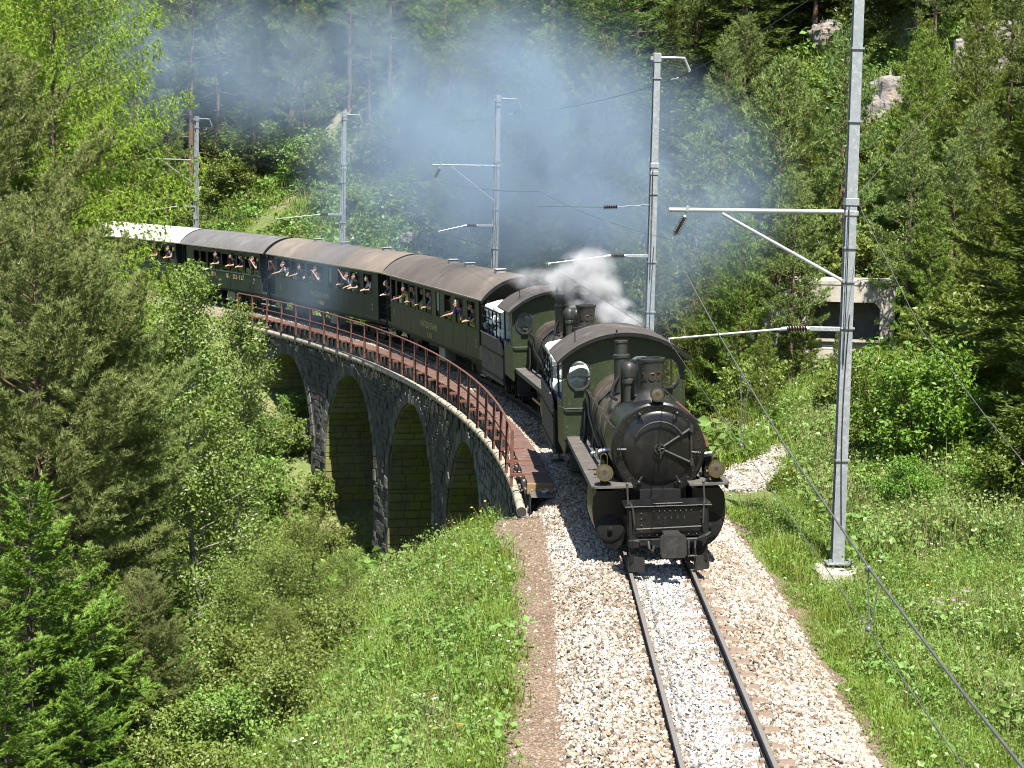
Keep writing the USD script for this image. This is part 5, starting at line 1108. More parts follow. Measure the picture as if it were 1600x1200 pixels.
def leaves(P, N, size, r, asp=.62):
    """one folded two-triangle leaf at each P facing roughly N"""
    n = len(P); N = N + r.normal(0, .55, (n, 3)); N /= np.linalg.norm(N, axis=1, keepdims=True)
    a = np.cross(N, r.normal(size=(n, 3))); a /= np.linalg.norm(a, axis=1, keepdims=True); b = np.cross(N, a)
    s = size * r.uniform(.6, 1.25, (n, 1))
    v = np.stack([P - a * s * .5, P + b * s * asp * .5 + N * s * .1, P + a * s * .55, P - b * s * asp * .5 + N * s * .1], 1).reshape(-1, 3)
    i = np.arange(n)[:, None] * 4
    return v, np.vstack([i + [0, 1, 2], i + [0, 2, 3]])
def curve(p0, az, el, L, droop, tipup, n=7, r=None, wob=.06):
    t = np.linspace(0, 1, n)[:, None]; d = np.array([math.cos(az) * math.cos(el), math.sin(az) * math.cos(el), math.sin(el)])
    p = p0 + d * L * t + np.array([0, 0, 1.0]) * (-droop * L * t ** 1.6 + tipup * L * t ** 3.5)
    if r is not None: p = p + np.cumsum(r.normal(0, wob * L / n, (n, 3)), 0) * t
    return p
def along(c, t):
    x = np.linspace(0, 1, len(c)); return np.stack([np.interp(t, x, c[:, k]) for k in range(3)], -1)
def conifer(seed, H, R, clear=.08, nb=90, el=(-.1, .5), droop=.25, tipup=.15, step=.10, kind='spruce', k=9, ln=.11, wd=.02, prof=None, top_sparse=0.0, sub=.42, trunk_r=None, gaps=0.0, dead=0):
    """trunk with limbs, and a needle crown; returns (trunk MB, (v, f))"""
    r = np.random.default_rng(seed); tr = MB(); tr_r = trunk_r or H * .013 + .02
    lean = np.cumsum(r.normal(0, .012 * H / 8, (9, 2)), 0); zs = np.linspace(0, H, 9); trunk = np.c_[lean - lean[0], zs]
    trunk[0, 2] = -.6
    tr.tube(trunk, np.linspace(tr_r, .012, 9) * np.array([1.25] + [1] * 8), 8)
    Pn, Dn, Fn = [], [], []
    for b in range(dead): tr.tube(curve(along(trunk, np.array([r.uniform(.08, clear + .05)]))[0], r.uniform(0, 6.28), r.normal(.1, .3), r.uniform(.4, .9) * R, .15, .1, 6, r, .25), np.linspace(.03, .008, 6), 4, cap=False)
    prof = prof or (lambda u: (1 - u) ** .8)
    for b in range(nb):
        u = (b + r.random()) / nb; u = clear + (1 - clear) * u ** .92; z = u * H
        if gaps and noise(np.array([[z * 1.1, seed, b * .31]]), 5)[0] < gaps: continue
        az = b * 2.39996 + r.uniform(-.5, .5); rel = (u - clear) / (1 - clear)
        L = R * prof(rel) * r.uniform(.7, 1.18) + .12
        e = el[0] + (el[1] - el[0]) * rel + r.normal(0, .09)
        p0 = along(trunk, np.array([z / H]))[0]
        c = curve(p0, az, e, L, droop * (1 - rel * .6), tipup, 7, r)
        tr.tube(c, np.linspace(max(.010, tr_r * (.13 if kind == 'larch' else .28) * (1 - rel * .7)), .004, 7), 4, cap=False)
        nsub = max(3, int(L / step)); ts = np.linspace(.16 if kind != 'pine' else .30, 1, nsub)
        q = along(c, ts); dirs = np.gradient(c, axis=0); dq = along(dirs, ts); dq /= np.linalg.norm(dq, axis=1, keepdims=True)
        side = np.cross(dq, [0, 0, 1.0]); side /= np.linalg.norm(side, axis=1, keepdims=True) + 1e-9; upn = np.cross(side, dq)
        for sg_ in (-1, 1):
            Ls = L * sub * (1 - ts * .75) * r.uniform(.6, 1.2, nsub) + step * .8
            dd = dq * .75 + sg_ * side * 1.0 + upn * r.normal(.05, .18, (nsub, 1)); dd /= np.linalg.norm(dd, axis=1, keepdims=True)
            if kind == 'larch': dd = dd * .45 + np.array([0, 0, -1.0]) * r.uniform(.5, 1.1, (nsub, 1)); dd /= np.linalg.norm(dd, axis=1, keepdims=True); Ls = Ls * .8 + .15
            m = max(1, int(np.ceil(Ls.max() / step)))
            for j in range(m):
                f_ = (j + .6) / m if kind != 'pine' else .35 + .65 * (j + 1) / m
                ok = Ls * f_ > 0
                pos = q + dd * (Ls * f_)[:, None]
                if kind == 'spruce': pos[:, 2] -= .22 * (Ls * f_) ** 1.5
                pos += r.normal(0, step * .16, pos.shape)
                Pn.append(pos[ok]); Dn.append(dd[ok] + (upn * .35 if kind == 'pine' else 0 * upn)[ok]); Fn.append(upn[ok])
        Pn.append(q); Dn.append(dq); Fn.append(upn)
    Pn, Dn, Fn = np.vstack(Pn), np.vstack(Dn), np.vstack(Fn)
    if kind == 'spruce': v, f = needles(Pn, Dn, k, ln, wd, .75, r, flat=Fn, up=.05)
    elif kind == 'pine': v, f = needles(Pn, Dn, k, ln, wd, 1.25, r, up=.35)
    else: v, f = needles(Pn, Dn, k, ln, wd, 1.0, r)
    return tr, (v, f)
def broadleaf(seed, H, R, nleaf, size, stems=1, clear=.25, prof=None, nb=40, el=(.35, 1.0), trunk_r=.09, spread=.22, twig=True, leanxy=(0, 0)):
    r = np.random.default_rng(seed); tr = MB(); P, N = [], []
    prof = prof or (lambda u: math.sin(math.pi * min(1, .15 + .85 * u)) ** .7)
    for s in range(stems):
        a = r.uniform(0, 6.28); sp = (0 if stems == 1 else r.uniform(.15, .55) * R)
        n = 9; zs = np.linspace(0, H * (1 if stems == 1 else r.uniform(.7, 1.0)), n); w = np.cumsum(r.normal(0, .02 * H, (n, 2)), 0) * .6
        trunk = np.c_[w - w[0] + np.outer(np.linspace(0, 1, n) ** 1.2, [math.cos(a) * sp + leanxy[0], math.sin(a) * sp + leanxy[1]]), zs]; trunk[0, 2] = -.5
        rr = trunk_r * (1 if stems == 1 else r.uniform(.4, .8)); tr.tube(trunk, np.linspace(rr, .01, n), 7)
        for b in range(nb):
            u = clear + (1 - clear) * (b + r.random()) / nb; rel = (u - clear) / (1 - clear); az = b * 2.39996 + r.uniform(-.6, .6)
            L = R * prof(rel) * r.uniform(.55, 1.15) + .1
            c = curve(along(trunk, np.array([u]))[0], az, el[0] + (el[1] - el[0]) * rel + r.normal(0, .15), L, .12, .05, 6, r, .1)
            tr.tube(c, np.linspace(max(.008, rr * .3), .004, 6), 4, cap=False)
            m = max(6, int(nleaf / (nb * stems) * (.3 + L / R))); 
            t = r.uniform(.25, 1.05, m) ** .7; p = along(c, np.clip(t, 0, 1))
            nt = max(3, m // 22); ctr = along(c, r.uniform(.3, 1, nt)) + r.normal(0, spread * .7, (nt, 3)) * [1, 1, .7]
            half = r.random(m) < .7
            p = np.where(half[:, None], ctr[r.integers(0, nt, m)] + r.normal(0, spread * .42, (m, 3)), p + r.normal(0, spread * .6, (m, 3)))
            P.append(p); nn = r.normal(0, .35, (m, 3)); nn[:, 2] += .75; nn[:, :2] += (p[:, :2] - c[0, :2]) * .35 / max(R, .3); N.append(nn)
    P, N = np.vstack(P), np.vstack(N)
    return tr, leaves(P, N, size, r)
PLANT = {}
def proto(key, made, bark, leafm):
    """a class prim with trunk and crown, referenced by every plant of the kind"""
    p = '/World/class_' + key
    stage.CreateClassPrim(p)
    pr = stage.GetPrimAtPath(p); pr.SetTypeName('Xform')
    usdkit.mesh(stage, p + '/trunk', made[0].get(), '/World/Looks/' + bark, smooth=True)
    usdkit.mesh(stage, p + '/crown', made[1], '/World/Looks/' + leafm)
    PLANT[key] = p
def plant(key, name, label, cat, x, y, sc=1.0, rz=0.0, group=None, z=None, tilt=0.0, szz=1.0):
    p = '/World/' + numbered('/World', name)
    X = UsdGeom.Xform.Define(stage, p); X.GetPrim().GetReferences().AddInternalReference(PLANT[key])
    zz_ = float(ground(np.array([x]), np.array([y]))[0]) - .08 if z is None else z
    set_xf(X, xf((x, y, zz_), rz, tilt, (sc, sc, sc * szz))); X.GetPrim().SetInstanceable(True)
    tag(X.GetPrim(), label, cat, group); return p
# prototypes
proto('near_spruce_a', conifer(11, 9.5, 3.3, .03, 92, (-.22, .6), .20, .22, .10, 'spruce', 13, .095, .024, lambda u: (1 - u) ** .75, sub=.36), 'bark', 'near_spruce_needles')
proto('near_spruce_b', conifer(12, 9.0, 3.1, .03, 84, (-.25, .6), .24, .24, .10, 'spruce', 13, .095, .024, lambda u: (1 - u) ** .75, sub=.36), 'bark', 'near_spruce_needles')
proto('near_pine', conifer(13, 13, 3.3, .34, 120, (.0, .8), .12, .22, .15, 'pine', 14, .105, .017, lambda u: (.55 + .9 * u - 1.35 * u ** 2.2), sub=.5, trunk_r=.2, gaps=.22), 'pine_bark', 'near_pine_needles')
proto('near_pine_b', conifer(14, 12, 3.4, .25, 120, (.0, .8), .10, .2, .15, 'pine', 14, .105, .017, lambda u: (.6 + .8 * u - 1.3 * u ** 2.2), sub=.5, trunk_r=.18, gaps=.2), 'pine_bark', 'near_pine_needles')
proto('near_larch', conifer(15, 20, 4.9, .08, 190, (-.05, .5), .10, .10, .19, 'larch', 11, .085, .023, lambda u: .2 + .8 * (1 - u) ** .6, sub=.36, trunk_r=.24), 'bark', 'larch_needles')
proto('far_pine_a', conifer(21, 9.5, 2.0, .22, 62, (.0, .75), .08, .2, .21, 'pine', 11, .165, .030, lambda u: (.75 + .5 * u - 1.15 * u ** 2), sub=.55, trunk_r=.13, gaps=.22), 'pine_bark', 'pine_needles')
proto('far_pine_b', conifer(22, 11, 1.9, .30, 62, (.0, .75), .08, .2, .21, 'pine', 11, .165, .030, lambda u: (.75 + .5 * u - 1.15 * u ** 2), sub=.55, trunk_r=.15, gaps=.25, dead=8), 'pine_bark', 'pine_needles')
proto('far_pine_c', conifer(23, 13, 2.3, .45, 60, (.0, .7), .08, .2, .22, 'pine', 11, .17, .031, lambda u: (.7 + .7 * u - 1.3 * u ** 2), sub=.55, trunk_r=.18, gaps=.25, dead=16), 'pine_bark', 'pine_needles')
proto('young_pine_a', conifer(24, 7.5, 1.45, .08, 90, (.1, .85), .06, .2, .15, 'pine', 10, .125, .024, lambda u: (1 - u) ** .8 + .06, sub=.5, trunk_r=.09, gaps=.18), 'pine_bark', 'young_pine_needles')
proto('young_pine_b', conifer(25, 6.5, 1.35, .05, 84, (.1, .85), .06, .2, .15, 'pine', 10, .125, .024, lambda u: (1 - u) ** .7 + .06, sub=.5, trunk_r=.08, gaps=.2), 'pine_bark', 'young_pine_needles')
proto('far_spruce_a', conifer(26, 12, 2.2, .06, 120, (-.25, .6), .22, .15, .20, 'spruce', 10, .16, .036, lambda u: (1 - u) ** .85, trunk_r=.15), 'bark', 'spruce_needles')
proto('far_spruce_b', conifer(27, 10, 1.7, .05, 110, (-.2, .7), .18, .15, .18, 'spruce', 10, .15, .034, lambda u: (1 - u) ** .9, trunk_r=.12), 'bark', 'spruce_needles')
proto('aspen', broadleaf(31, 12.6, 2.2, 19000, .115, 1, .12, lambda u: .12 + 1.0 * math.sin(math.pi * min(1, .18 + .8 * u)) ** .8, 66, (.35, .95), .14, .34), 'aspen_bark', 'aspen_leaves')
proto('birch', broadleaf(32, 5.2, 1.6, 15000, .065, 3, .08, None, 26, (.35, 1.1), .06, .26), 'bark', 'birch_leaves')
proto('hazel_a', broadleaf(33, 3.0, 1.7, 8500, .115, 7, .05, None, 12, (.2, 1.0), .035, .24), 'bark', 'hazel_leaves')
proto('hazel_b', broadleaf(34, 2.4, 1.5, 8000, .10, 6, .05, None, 12, (.15, 1.0), .03, .22), 'bark', 'hazel_leaves')
proto('low_shrub', broadleaf(35, 1.5, 1.1, 6500, .07, 6, .05, None, 10, (.1, .9), .02, .18), 'bark', 'birch_leaves')
proto('hill_shrub', broadleaf(36, 2.6, 1.7, 4200, .17, 6, .05, None, 10, (.2, 1.0), .035, .26), 'bark', 'birch_leaves')
# ------------------------------------------------------------------ concrete gallery in the slope
def gpt(x, y): return float(ground(np.array([x]), np.array([y]))[0])
G0 = np.array([8.0, 28.9]); GA = math.radians(-6)
gm = xf((G0[0], G0[1], 1.9), GA)
gal = thing('concrete_gallery', 'pale concrete gallery with a dark rectangular opening among the pines on the right', 'bunker', gm)
wall = sg.box(-1.55, -1.0, 1.55, 2.15).difference(sg.Polygon([(-1.12, .42), (1.08, .42), (1.08, 1.42), (.90, 1.62), (-1.12, 1.62)]))
part(gal, 'front_wall', MB().prism(wall, 0, .3), 'concrete')
part(gal, 'sill', MB().box((-1.2, -.12, .34), (1.15, .3, .42)), 'concrete')
part(gal, 'roof_slab', MB().box((-1.6, -.02, 2.15), (1.6, 3.2, 2.34), ch=.03), 'concrete')
part(gal, 'side_wall', MB().box((-1.55, .3, -1.0), (-1.3, 3.2, 2.15)), 'concrete')
part(gal, 'side_wall', MB().box((1.3, .3, -1.0), (1.55, 3.2, 2.15)), 'concrete')
part(gal, 'wing_wall', MB().prism(sg.Polygon([(-3.1, -1.2), (-1.56, -1.2), (-1.56, 2.1), (-2.3, 1.75), (-3.1, 1.0)]), .12, .4), 'concrete')
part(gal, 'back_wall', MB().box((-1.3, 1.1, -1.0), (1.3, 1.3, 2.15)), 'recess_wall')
part(gal, 'notice_plate', MB().box((-.75, -.015, .10), (-.40, -.003, .22)), 'sack_white')
# ------------------------------------------------------------------ rocks and dead wood
def rock_mesh(seed, sx, sy, sz):
    m = trimesh.creation.icosphere(4, 1.0); v = np.array(m.vertices); n = v.copy()
    v = v * (1 + .55 * (fbm(n * 1.6 + seed * 3.1, 5, seed) - .5)[:, None])
    q = np.round(v * 3.2 + .3 * np.sin(seed)) / 3.2; v = v * .55 + q * .45
    return v * [sx, sy, sz], m.faces
def rock(label, x, y, sx, sy, sz, seed, up=.1, rz=0.0):
    single_m('rock_outcrop', rock_mesh(seed, sx, sy, sz), 'rock', label, 'rock', xf((x, y, gpt(x, y) + up), rz), 'rocks in the hillside', smooth=False)
rock('tall grey rock face just right of the nearest mast', 12.5, 46.0, 1.5, 1.1, 2.6, 1, .1)
rock('rock face at the upper right edge of the slope', 16.2, 43.2, 1.9, 1.3, 2.0, 2, .1)
rock('small pale rock left of the nearest mast, above the gallery', 10.95, 46.6, .7, .6, .9, 3)
rock('dark boulder high in the slope left of the nearest mast', 11.3, 54.6, 1.0, .8, .8, 4, .2)
rock('low rock shelf beside the tall rock face', 13.5, 43.4, .9, .7, .6, 5)
rock('rock ledge near the top right corner', 16.9, 47.3, 1.2, 1.0, 1.0, 6)
rock('rock shelf on the grassy spur above the grey roofed coach', -16.0, 85.8, 1.3, .8, .45, 7)
rock('pale rock on the spur behind the fourth mast', -12.4, 81.6, .9, .8, 1.1, 8)
rock('rubble rock in the scree above the second coach', -7.8, 64.6, 1.1, .7, .5, 9)
rock('smaller rubble rock in the scree above the first coach', -6.6, 64.2, .7, .6, .45, 10)
rock('pale stone bank below the far end of the viaduct', -18.6, 65.2, 1.6, 1.0, .5, 11, 0)
rock('pale rock beside the foot of the viaduct', -11.9, 49.9, .9, .7, .8, 12)
rock('mossy rock behind the smokebox at the gravel way', 5.0, 24.2, .7, .7, .6, 13, -.1)
rock('boulder under the shrubs right of the gravel way', 6.2, 18.8, .5, .5, .4, 14, -.05)
rock('grey boulder in the meadow at the lower right', 4.9, -7.2, .28, .24, .2, 15)
def log(label, pts, r0, r1, m_='dead_wood', cat='log', branches=0, seed=0):
    r = np.random.default_rng(seed); p = np.array([[x, y, gpt(x, y) + z] for x, y, z in pts]); q = along(p, np.linspace(0, 1, 12)); q += r.normal(0, .02, q.shape)
    mb = MB().tube(q, np.linspace(r0, r1, 12), 7)
    for b in range(branches):
        a = along(q, np.array([r.uniform(.2, .95)]))[0]; d = r.normal(0, 1, 3); d[2] = abs(d[2]); d /= np.linalg.norm(d); mb.tube([a, a + d * .35 + r.normal(0, .05, 3), a + d * r.uniform(.5, .9)], [r1, r1 * .7, r1 * .3], 5)
    single('fallen_log', mb, m_, label, cat, 'dead wood on the slopes')
log('grey fallen trunk lying across the spur above the grey roofed coach', [(-18.4, 86.0, .25), (-17.0, 85.9, .35), (-14.9, 85.7, .6)], .16, .09, branches=6, seed=1)
log('pale dead branches in the hollow behind the aspen trunk', [(-13.6, 40.5, .3), (-12.9, 41.4, .5), (-12.5, 42.6, 1.0)], .09, .04, branches=5, seed=2)
log('bleached branch crossing the first one behind the aspen trunk', [(-13.3, 39.3, .3), (-12.6, 40.4, .3), (-11.6, 40.9, .5)], .08, .04, branches=3, seed=3)
log('bleached snag in the slope right of the nearest mast', [(13.6, 40.6, .3), (13.2, 40.8, 1.2), (13.5, 41.0, 1.9)], .07, .03, branches=6, seed=4)
log('bleached snag in the slope left of the nearest mast top', [(11.9, 51.0, .2), (11.7, 51.2, 1.3), (12.1, 51.4, 2.2)], .08, .03, branches=6, seed=5)
# ------------------------------------------------------------------ trees that stand singly in the picture
rp = np.random.default_rng(77)
def put(key, name, label, cat, x, y, sc, group=None, **k): return plant(key, name, label, cat, x, y, sc, rp.uniform(0, 6.28), group, **k)
for lab, a in zip(('tallest dark green spruce in the lower left corner', 'spruce just right of the lower left corner spruce', 'small spruce right of the other corner spruces, under the pine', 'spruce cut by the left edge of the picture', 'low spruce at the bottom edge near the left corner', 'spruce at the very bottom left corner'),
        [('near_spruce_a', -9.88, -3.65, 0.756), ('near_spruce_b', -9.46, -1.6, 0.593), ('near_spruce_a', -8.9, 0.45, 0.316), ('near_spruce_b', -10.18, -5.69, 0.821), ('near_spruce_a', -8.67, -5.6, 0.453), ('near_spruce_b', -9.31, -7.13, 0.564)]):
    put(a[0], 'spruce_tree', lab, 'spruce', *a[1:])
for lab, a in zip(('soft grey green pine left of the aspen, its trunk bare below', 'grey green pine at the left edge above the corner spruces', 'tall pine behind the others at the left edge', 'small bushy pine low beside the corner spruces'),
        [('near_pine', -10.85, 3.9, 0.80), ('near_pine_b', -11.39, 2.31, 0.964), ('near_pine', -13.84, 8.23, 1.209), ('near_pine_b', -8.81, -0.54, 0.34)]):
    put(a[0], 'pine_tree', lab, 'pine', *a[1:])
put('near_larch', 'larch_tree', 'tall light green larch with drooping branches hanging over the last coach', 'larch', -13.75, 12.6, .96)
put('near_larch', 'larch_tree', 'taller larch behind, at the upper left edge', 'larch', -18.91, 22.12, 1.309)
put('far_spruce_a', 'spruce_tree', 'dark shaded spruce between the near pine and the aspen', 'spruce', -10.63, 8.4, .60)
put('aspen', 'aspen_tree', 'pale trunked aspen in front of the far end of the viaduct', 'aspen', -9.5, 9.44, .745)
put('aspen', 'aspen_tree', 'slimmer aspen just right of the pale trunked one', 'aspen', -9.25, 11.0, .62, szz=1.08)
for lab, a in zip(('small leaved birch bush tallest below the viaduct piers', 'birch bush left of the tallest one below the viaduct', 'birch bush behind the aspen trunk on the slope', 'low birch bush at the foot of the pier', 'birch bush lower down the grassy slope'),
        [('birch', -6.62, 4.62, 0.641), ('birch', -7.14, 3.56, 0.688), ('birch', -8.03, 4.53, 0.65), ('birch', -5.97, 6.68, 0.301), ('birch', -6.71, 1.58, 0.458)]):
    put(a[0], 'birch_bush', lab, 'bush', *a[1:])
for a, w_ in zip([(-7.78, -1.5, 1.1), (-7.0, -1.46, .95), (-6.33, -.91, .9), (-7.63, -3.52, 1.05), (-6.07, 2.62, .9), (-7.97, 1.51, 1.3), (-7.14, .56, 1.15)], ('second nearest the corner spruces', 'in the middle of the lower slope', 'farthest right on the lower slope', 'nearest the bottom edge', 'below the foot of the pier', 'beside the small bushy pine', 'between the birch bushes and the bottom edge')):
    put('low_shrub', 'low_shrub', 'low leafy shrub on the left embankment, ' + w_, 'shrub', *a, group='low shrubs on the left slope')
put('near_spruce_a', 'spruce_tree', 'dark spruce cut by the right edge', 'spruce', 10.35, 13.0, 1.08)
put('far_spruce_b', 'spruce_tree', 'spruce outside the right edge reaching in with its branches', 'spruce', 9.3, 8.6, .99)
for lab, a in zip(('large bright hazel bush right of the nearest mast', 'hazel bush close behind the nearest mast', 'hazel bush right of the large bright one', 'hazel bush at the right edge under the dark spruce', 'low hazel bush in front of the large bright one', 'low hazel bush in the meadow further right', 'hazel bush at the right edge of the meadow', 'hazel bush behind the large bright one', 'smallest hazel bush at the foot of the nearest mast'),
        [('hazel_a', 6.99, 11.95, 1.0), ('hazel_a', 6.39, 13.97, .755), ('hazel_b', 8.04, 11.97, .93), ('hazel_a', 9.68, 14.05, .70), ('hazel_b', 6.08, 8.9, .60), ('hazel_b', 7.95, 9.42, .62), ('hazel_b', 8.47, 7.91, 1.0), ('hazel_a', 9.03, 17.06, .66), ('hazel_b', 5.39, 10.89, .5)]):
    put(a[0], 'hazel_bush', lab, 'bush', *a[1:])
for lab, a in zip(('bluish young pine bush beside the gravel way', 'shrub behind the nearest mast, below the gallery', 'shrub right of the smokebox at the gravel way', 'low shrub in front of the gallery'),
        [('young_pine_b', 4.5, 22.0, .40), ('hill_shrub', 6.98, 20.0, .72), ('hill_shrub', 4.6, 23.9, .75), ('hill_shrub', 6.2, 21.0, .4)]):
    put(a[0], 'bush', lab, 'bush', *a[1:])
for lab, a in zip(('young pine nearest behind the second mast', 'bushy young pine left of the gallery', 'taller young pine behind the bushy one', 'tall pine left of the nearest mast', 'pine with a bare lower trunk in front of the gallery', 'slender young pine further up left of the nearest mast', 'thin trunked pine right of the gallery', 'yellow green young pine right of the gallery', 'pine between the gallery and the right edge', 'young pine left of the right edge spruce', 'young pine above the gallery roof', 'pine in the thinning smoke right of the second mast', 'small pine at the foot of the right edge spruce'),
        [('young_pine_a', 3.75, 29.81, .948), ('young_pine_a', 4.46, 27.89, 1.0), ('young_pine_b', 4.38, 31.84, 1.35), ('far_pine_a', 6.36, 33.99, 1.25), ('far_pine_b', 6.0, 27.4, .66), ('young_pine_a', 5.93, 35.97, 1.4), ('far_pine_b', 9.75, 28.0, .66), ('young_pine_a', 10.3, 27.3, .70), ('far_pine_a', 11.2, 28.25, .66), ('young_pine_b', 11.46, 25.2, .78), ('young_pine_a', 8.9, 38.4, .78), ('far_pine_a', 4.11, 39.86, 1.2), ('young_pine_b', 11.3, 22.13, .7)]):
    put(a[0], 'pine_tree', lab, 'pine', *a[1:])
put('far_pine_c', 'pine_tree', 'tall bare trunked pine standing on the grassy spur at the upper left', 'pine', -17.5, 88.6, 1.45)
put('far_pine_c', 'pine_tree', 'second bare trunked pine right of the spur pine', 'pine', -14.2, 92.5, 1.4)

for lab, x, y, sc in (('large dark spruce at the top right, left of the rocks', 12.3, 56.5, 1.35), ('large dark spruce at the top right corner', 17.5, 50.5, 1.25), ('dark spruce between the two rock faces at the top right', 14.6, 52.5, 1.4), ('dark spruce above the upper right rock face', 16.2, 54.5, 1.3)):
    put('far_spruce_a', 'spruce_tree', lab, 'spruce', x, y, sc)
for lab, x, y, sc in (('slim pine left of the gallery wall', 6.35, 27.9, .58), ('low pine below the gallery opening', 7.3, 26.0, .22)):
    put('young_pine_a', 'pine_tree', lab, 'pine', x, y, sc)
# ------------------------------------------------------------------ the wooded slopes
ORD = ['first', 'second', 'third', 'fourth', 'fifth', 'sixth', 'seventh', 'eighth', 'ninth', 'tenth', 'eleventh', 'twelfth', 'thirteenth', 'fourteenth', 'fifteenth', 'sixteenth', 'seventeenth', 'eighteenth', 'nineteenth', 'twentieth']
ORD += ['twenty-' + q for q in ORD[:9]] + ['thirtieth'] + ['thirty-' + q for q in ORD[:9]] + ['fortieth']
def spots(pts, bands=('near the top edge', 'high on the slope', 'mid slope', 'low on the slope', 'at the slope foot'), valley=False):
    """words that tell where each of the plants stands among the masts, each with its rank from the left there"""
    p = np.array([(x, y, gpt(x, y)) for x, y in pts]); d = p - CAM_P; w = d @ CAM_F; u = 800 + 2921.75 * (d @ CAM_R) / w; v = 600 - 2921.75 * (d @ CAM_U) / w
    cols = [(-9999, 'beyond the left edge'), (0, 'left of the farthest mast'), (308, 'between farthest and fourth masts'), (537, 'between fourth and third masts'), (776, 'between third and second masts'), (1020, 'left of the nearest mast'), (1325, 'right of the nearest mast'), (1600, 'beyond the right edge')]
    if valley: cols = [(-9999, 'beyond the left edge'), (0, 'below the larch'), (130, 'left of the aspen trunk'), (310, 'right of the aspen trunk'), (470, 'close by the piers')]
    cuts = [120, 230, 330, 420] if not valley else [560, 640, 720, 850]
    keys = [(bands[int(np.searchsorted(cuts, b))], [n for a_, n in cols if a >= a_][-1]) for a, b in zip(u, v)]
    out = [None] * len(pts)
    for k_ in set(keys):
        idx = sorted([i for i in range(len(pts)) if keys[i] == k_], key=lambda i: u[i])
        for q, i in enumerate(idx): out[i] = ('' if len(idx) == 1 else ORD[q] + ' from left ' if q < 40 else 'far right ') + k_[0] + ' ' + k_[1]
    return out
rs_ = np.random.default_rng(101)
def in_view(x, y, z, mx=1.25, top=-.17):
    d = np.stack([x, y, z], -1) - CAM_P; w = d @ CAM_F; u = d @ CAM_R / w * 2921.75 / 800; v = d @ CAM_U / w * 2921.75 / 600
    return (w > 5) & (np.abs(u) < mx) & (v > -1.3) & (v < 1.25 + top)
taken = [(9.0, 30.0, 2.2), (8.0, 28.2, 2.6), (7.9, 26.0, 2.6), (8.6, 27.0, 2.6), (7.4, 24, 2.6), (8.3, 24, 2.6), (9.4, 28, 2.0), (7.4, 21.5, 2.6), (12.2, 43.5, 3.2), (11.7, 40.5, 2.6), (11.9, 42, 2.6), (15.6, 40.5, 3.0), (15.0, 38, 2.2), (11.3, 52, 2.6), (10.9, 50, 2.4)]
def scatter(n, smin, smax, omin, omax, dist, keep):
    out = []; tries = 0
    while len(out) < n and tries < n * 60:
        tries += 1
        x, y = rs_.uniform(-60, 40), rs_.uniform(8, 190)
        s, o = so(np.array([x]), np.array([y])); s, o = float(s[0]), float(o[0])
        if not (smin < s < smax and omin < o < omax): continue
        if s > 89 and o < 8: continue
        z = gpt(x, y)
        if not in_view(np.array([x]), np.array([y]), np.array([z]))[0]: continue
        if any((x - a) ** 2 + (y - b) ** 2 < (dist * .5 + c * .5) ** 2 for a, b, c in taken): continue
        if not keep(x, y, s, o): continue
        taken.append((x, y, dist)); out.append((x, y, s, o))
    return out
def clearing(x, y, s, o):
    """bright open spur above the second and third coach, and the gully"""
    if 58 < s < 86 and o < 17 - max(0, s - 66) * .3: return True
    return False
TR = scatter(262, 16, 150, 7.0, 95, 2.5, lambda x, y, s, o: not clearing(x, y, s, o) and not (s < 34 and o < 12))
_kinds = []
for x, y, s, o in TR:
    right = s < 46
    u = rs_.random()
    patch = noise(np.array([[x * .12, y * .12, 3.0]]), 2)[0]
    if right:
        key, nm, cat = ('young_pine_a', 'pine_tree', 'pine') if u < .34 else ('young_pine_b', 'pine_tree', 'pine') if u < .55 else ('far_pine_a', 'pine_tree', 'pine') if u < .78 else ('far_spruce_b', 'spruce_tree', 'spruce') if patch > .5 else ('far_pine_b', 'pine_tree', 'pine')
        sc = rs_.uniform(.6, 1.1)
    else:
        key, nm, cat = ('far_pine_a', 'pine_tree', 'pine') if u < .3 else ('far_pine_b', 'pine_tree', 'pine') if u < .55 else ('far_pine_c', 'pine_tree', 'pine') if u < .72 else ('far_spruce_a', 'spruce_tree', 'spruce') if patch > .42 else ('far_spruce_b', 'spruce_tree', 'spruce')
        sc = rs_.uniform(.7, 1.2)
    where = 'right hand slope behind the nearest mast' if right else 'wooded slope behind the train and smoke'
    _kinds.append((key, nm, cat, x, y, sc, rs_.uniform(0, 6.28), cat + ' trees on the ' + ('right hand slope' if right else 'slope behind the train'), rs_.uniform(.9, 1.15)))
for c_, adj in (('pine', 'olive green pine, '), ('spruce', 'dark conical spruce, ')):
    ks = [k_ for k_ in _kinds if k_[2] == c_]
    for k_, w_ in zip(ks, spots([(k_[3], k_[4]) for k_ in ks])): plant(k_[0], k_[1], adj + w_, *k_[2:8], szz=k_[8])
taken = [(9.0, 30.0, 2.6), (8, 26, 2.6), (8.3, 28, 3.0), (7.6, 24, 2.6), (8.6, 24.5, 2.6), (7.4, 21.5, 2.4), (8.2, 22, 2.4), (9.6, 28, 2.4), (7.0, 27, 2.0)]
SH = scatter(205, 14, 100, 3.6, 60, 1.5, lambda x, y, s, o: (clearing(x, y, s, o) and rs_.random() < .8 and fbm(np.array([[x * .2, y * .2, 0]]), 3, 4)[0] > .42) or (not clearing(x, y, s, o) and rs_.random() < .6 and o > 5.5 and not (s < 36 and o < 9)))
for (x, y, s, o), w_ in zip(SH, spots([q[:2] for q in SH])): plant('hill_shrub', 'hillside_shrub', 'light green shrub, ' + w_, 'shrub', x, y, rs_.uniform(.45, 1.15), rs_.uniform(0, 6.28), 'shrubs on the slope behind the line')
taken = []
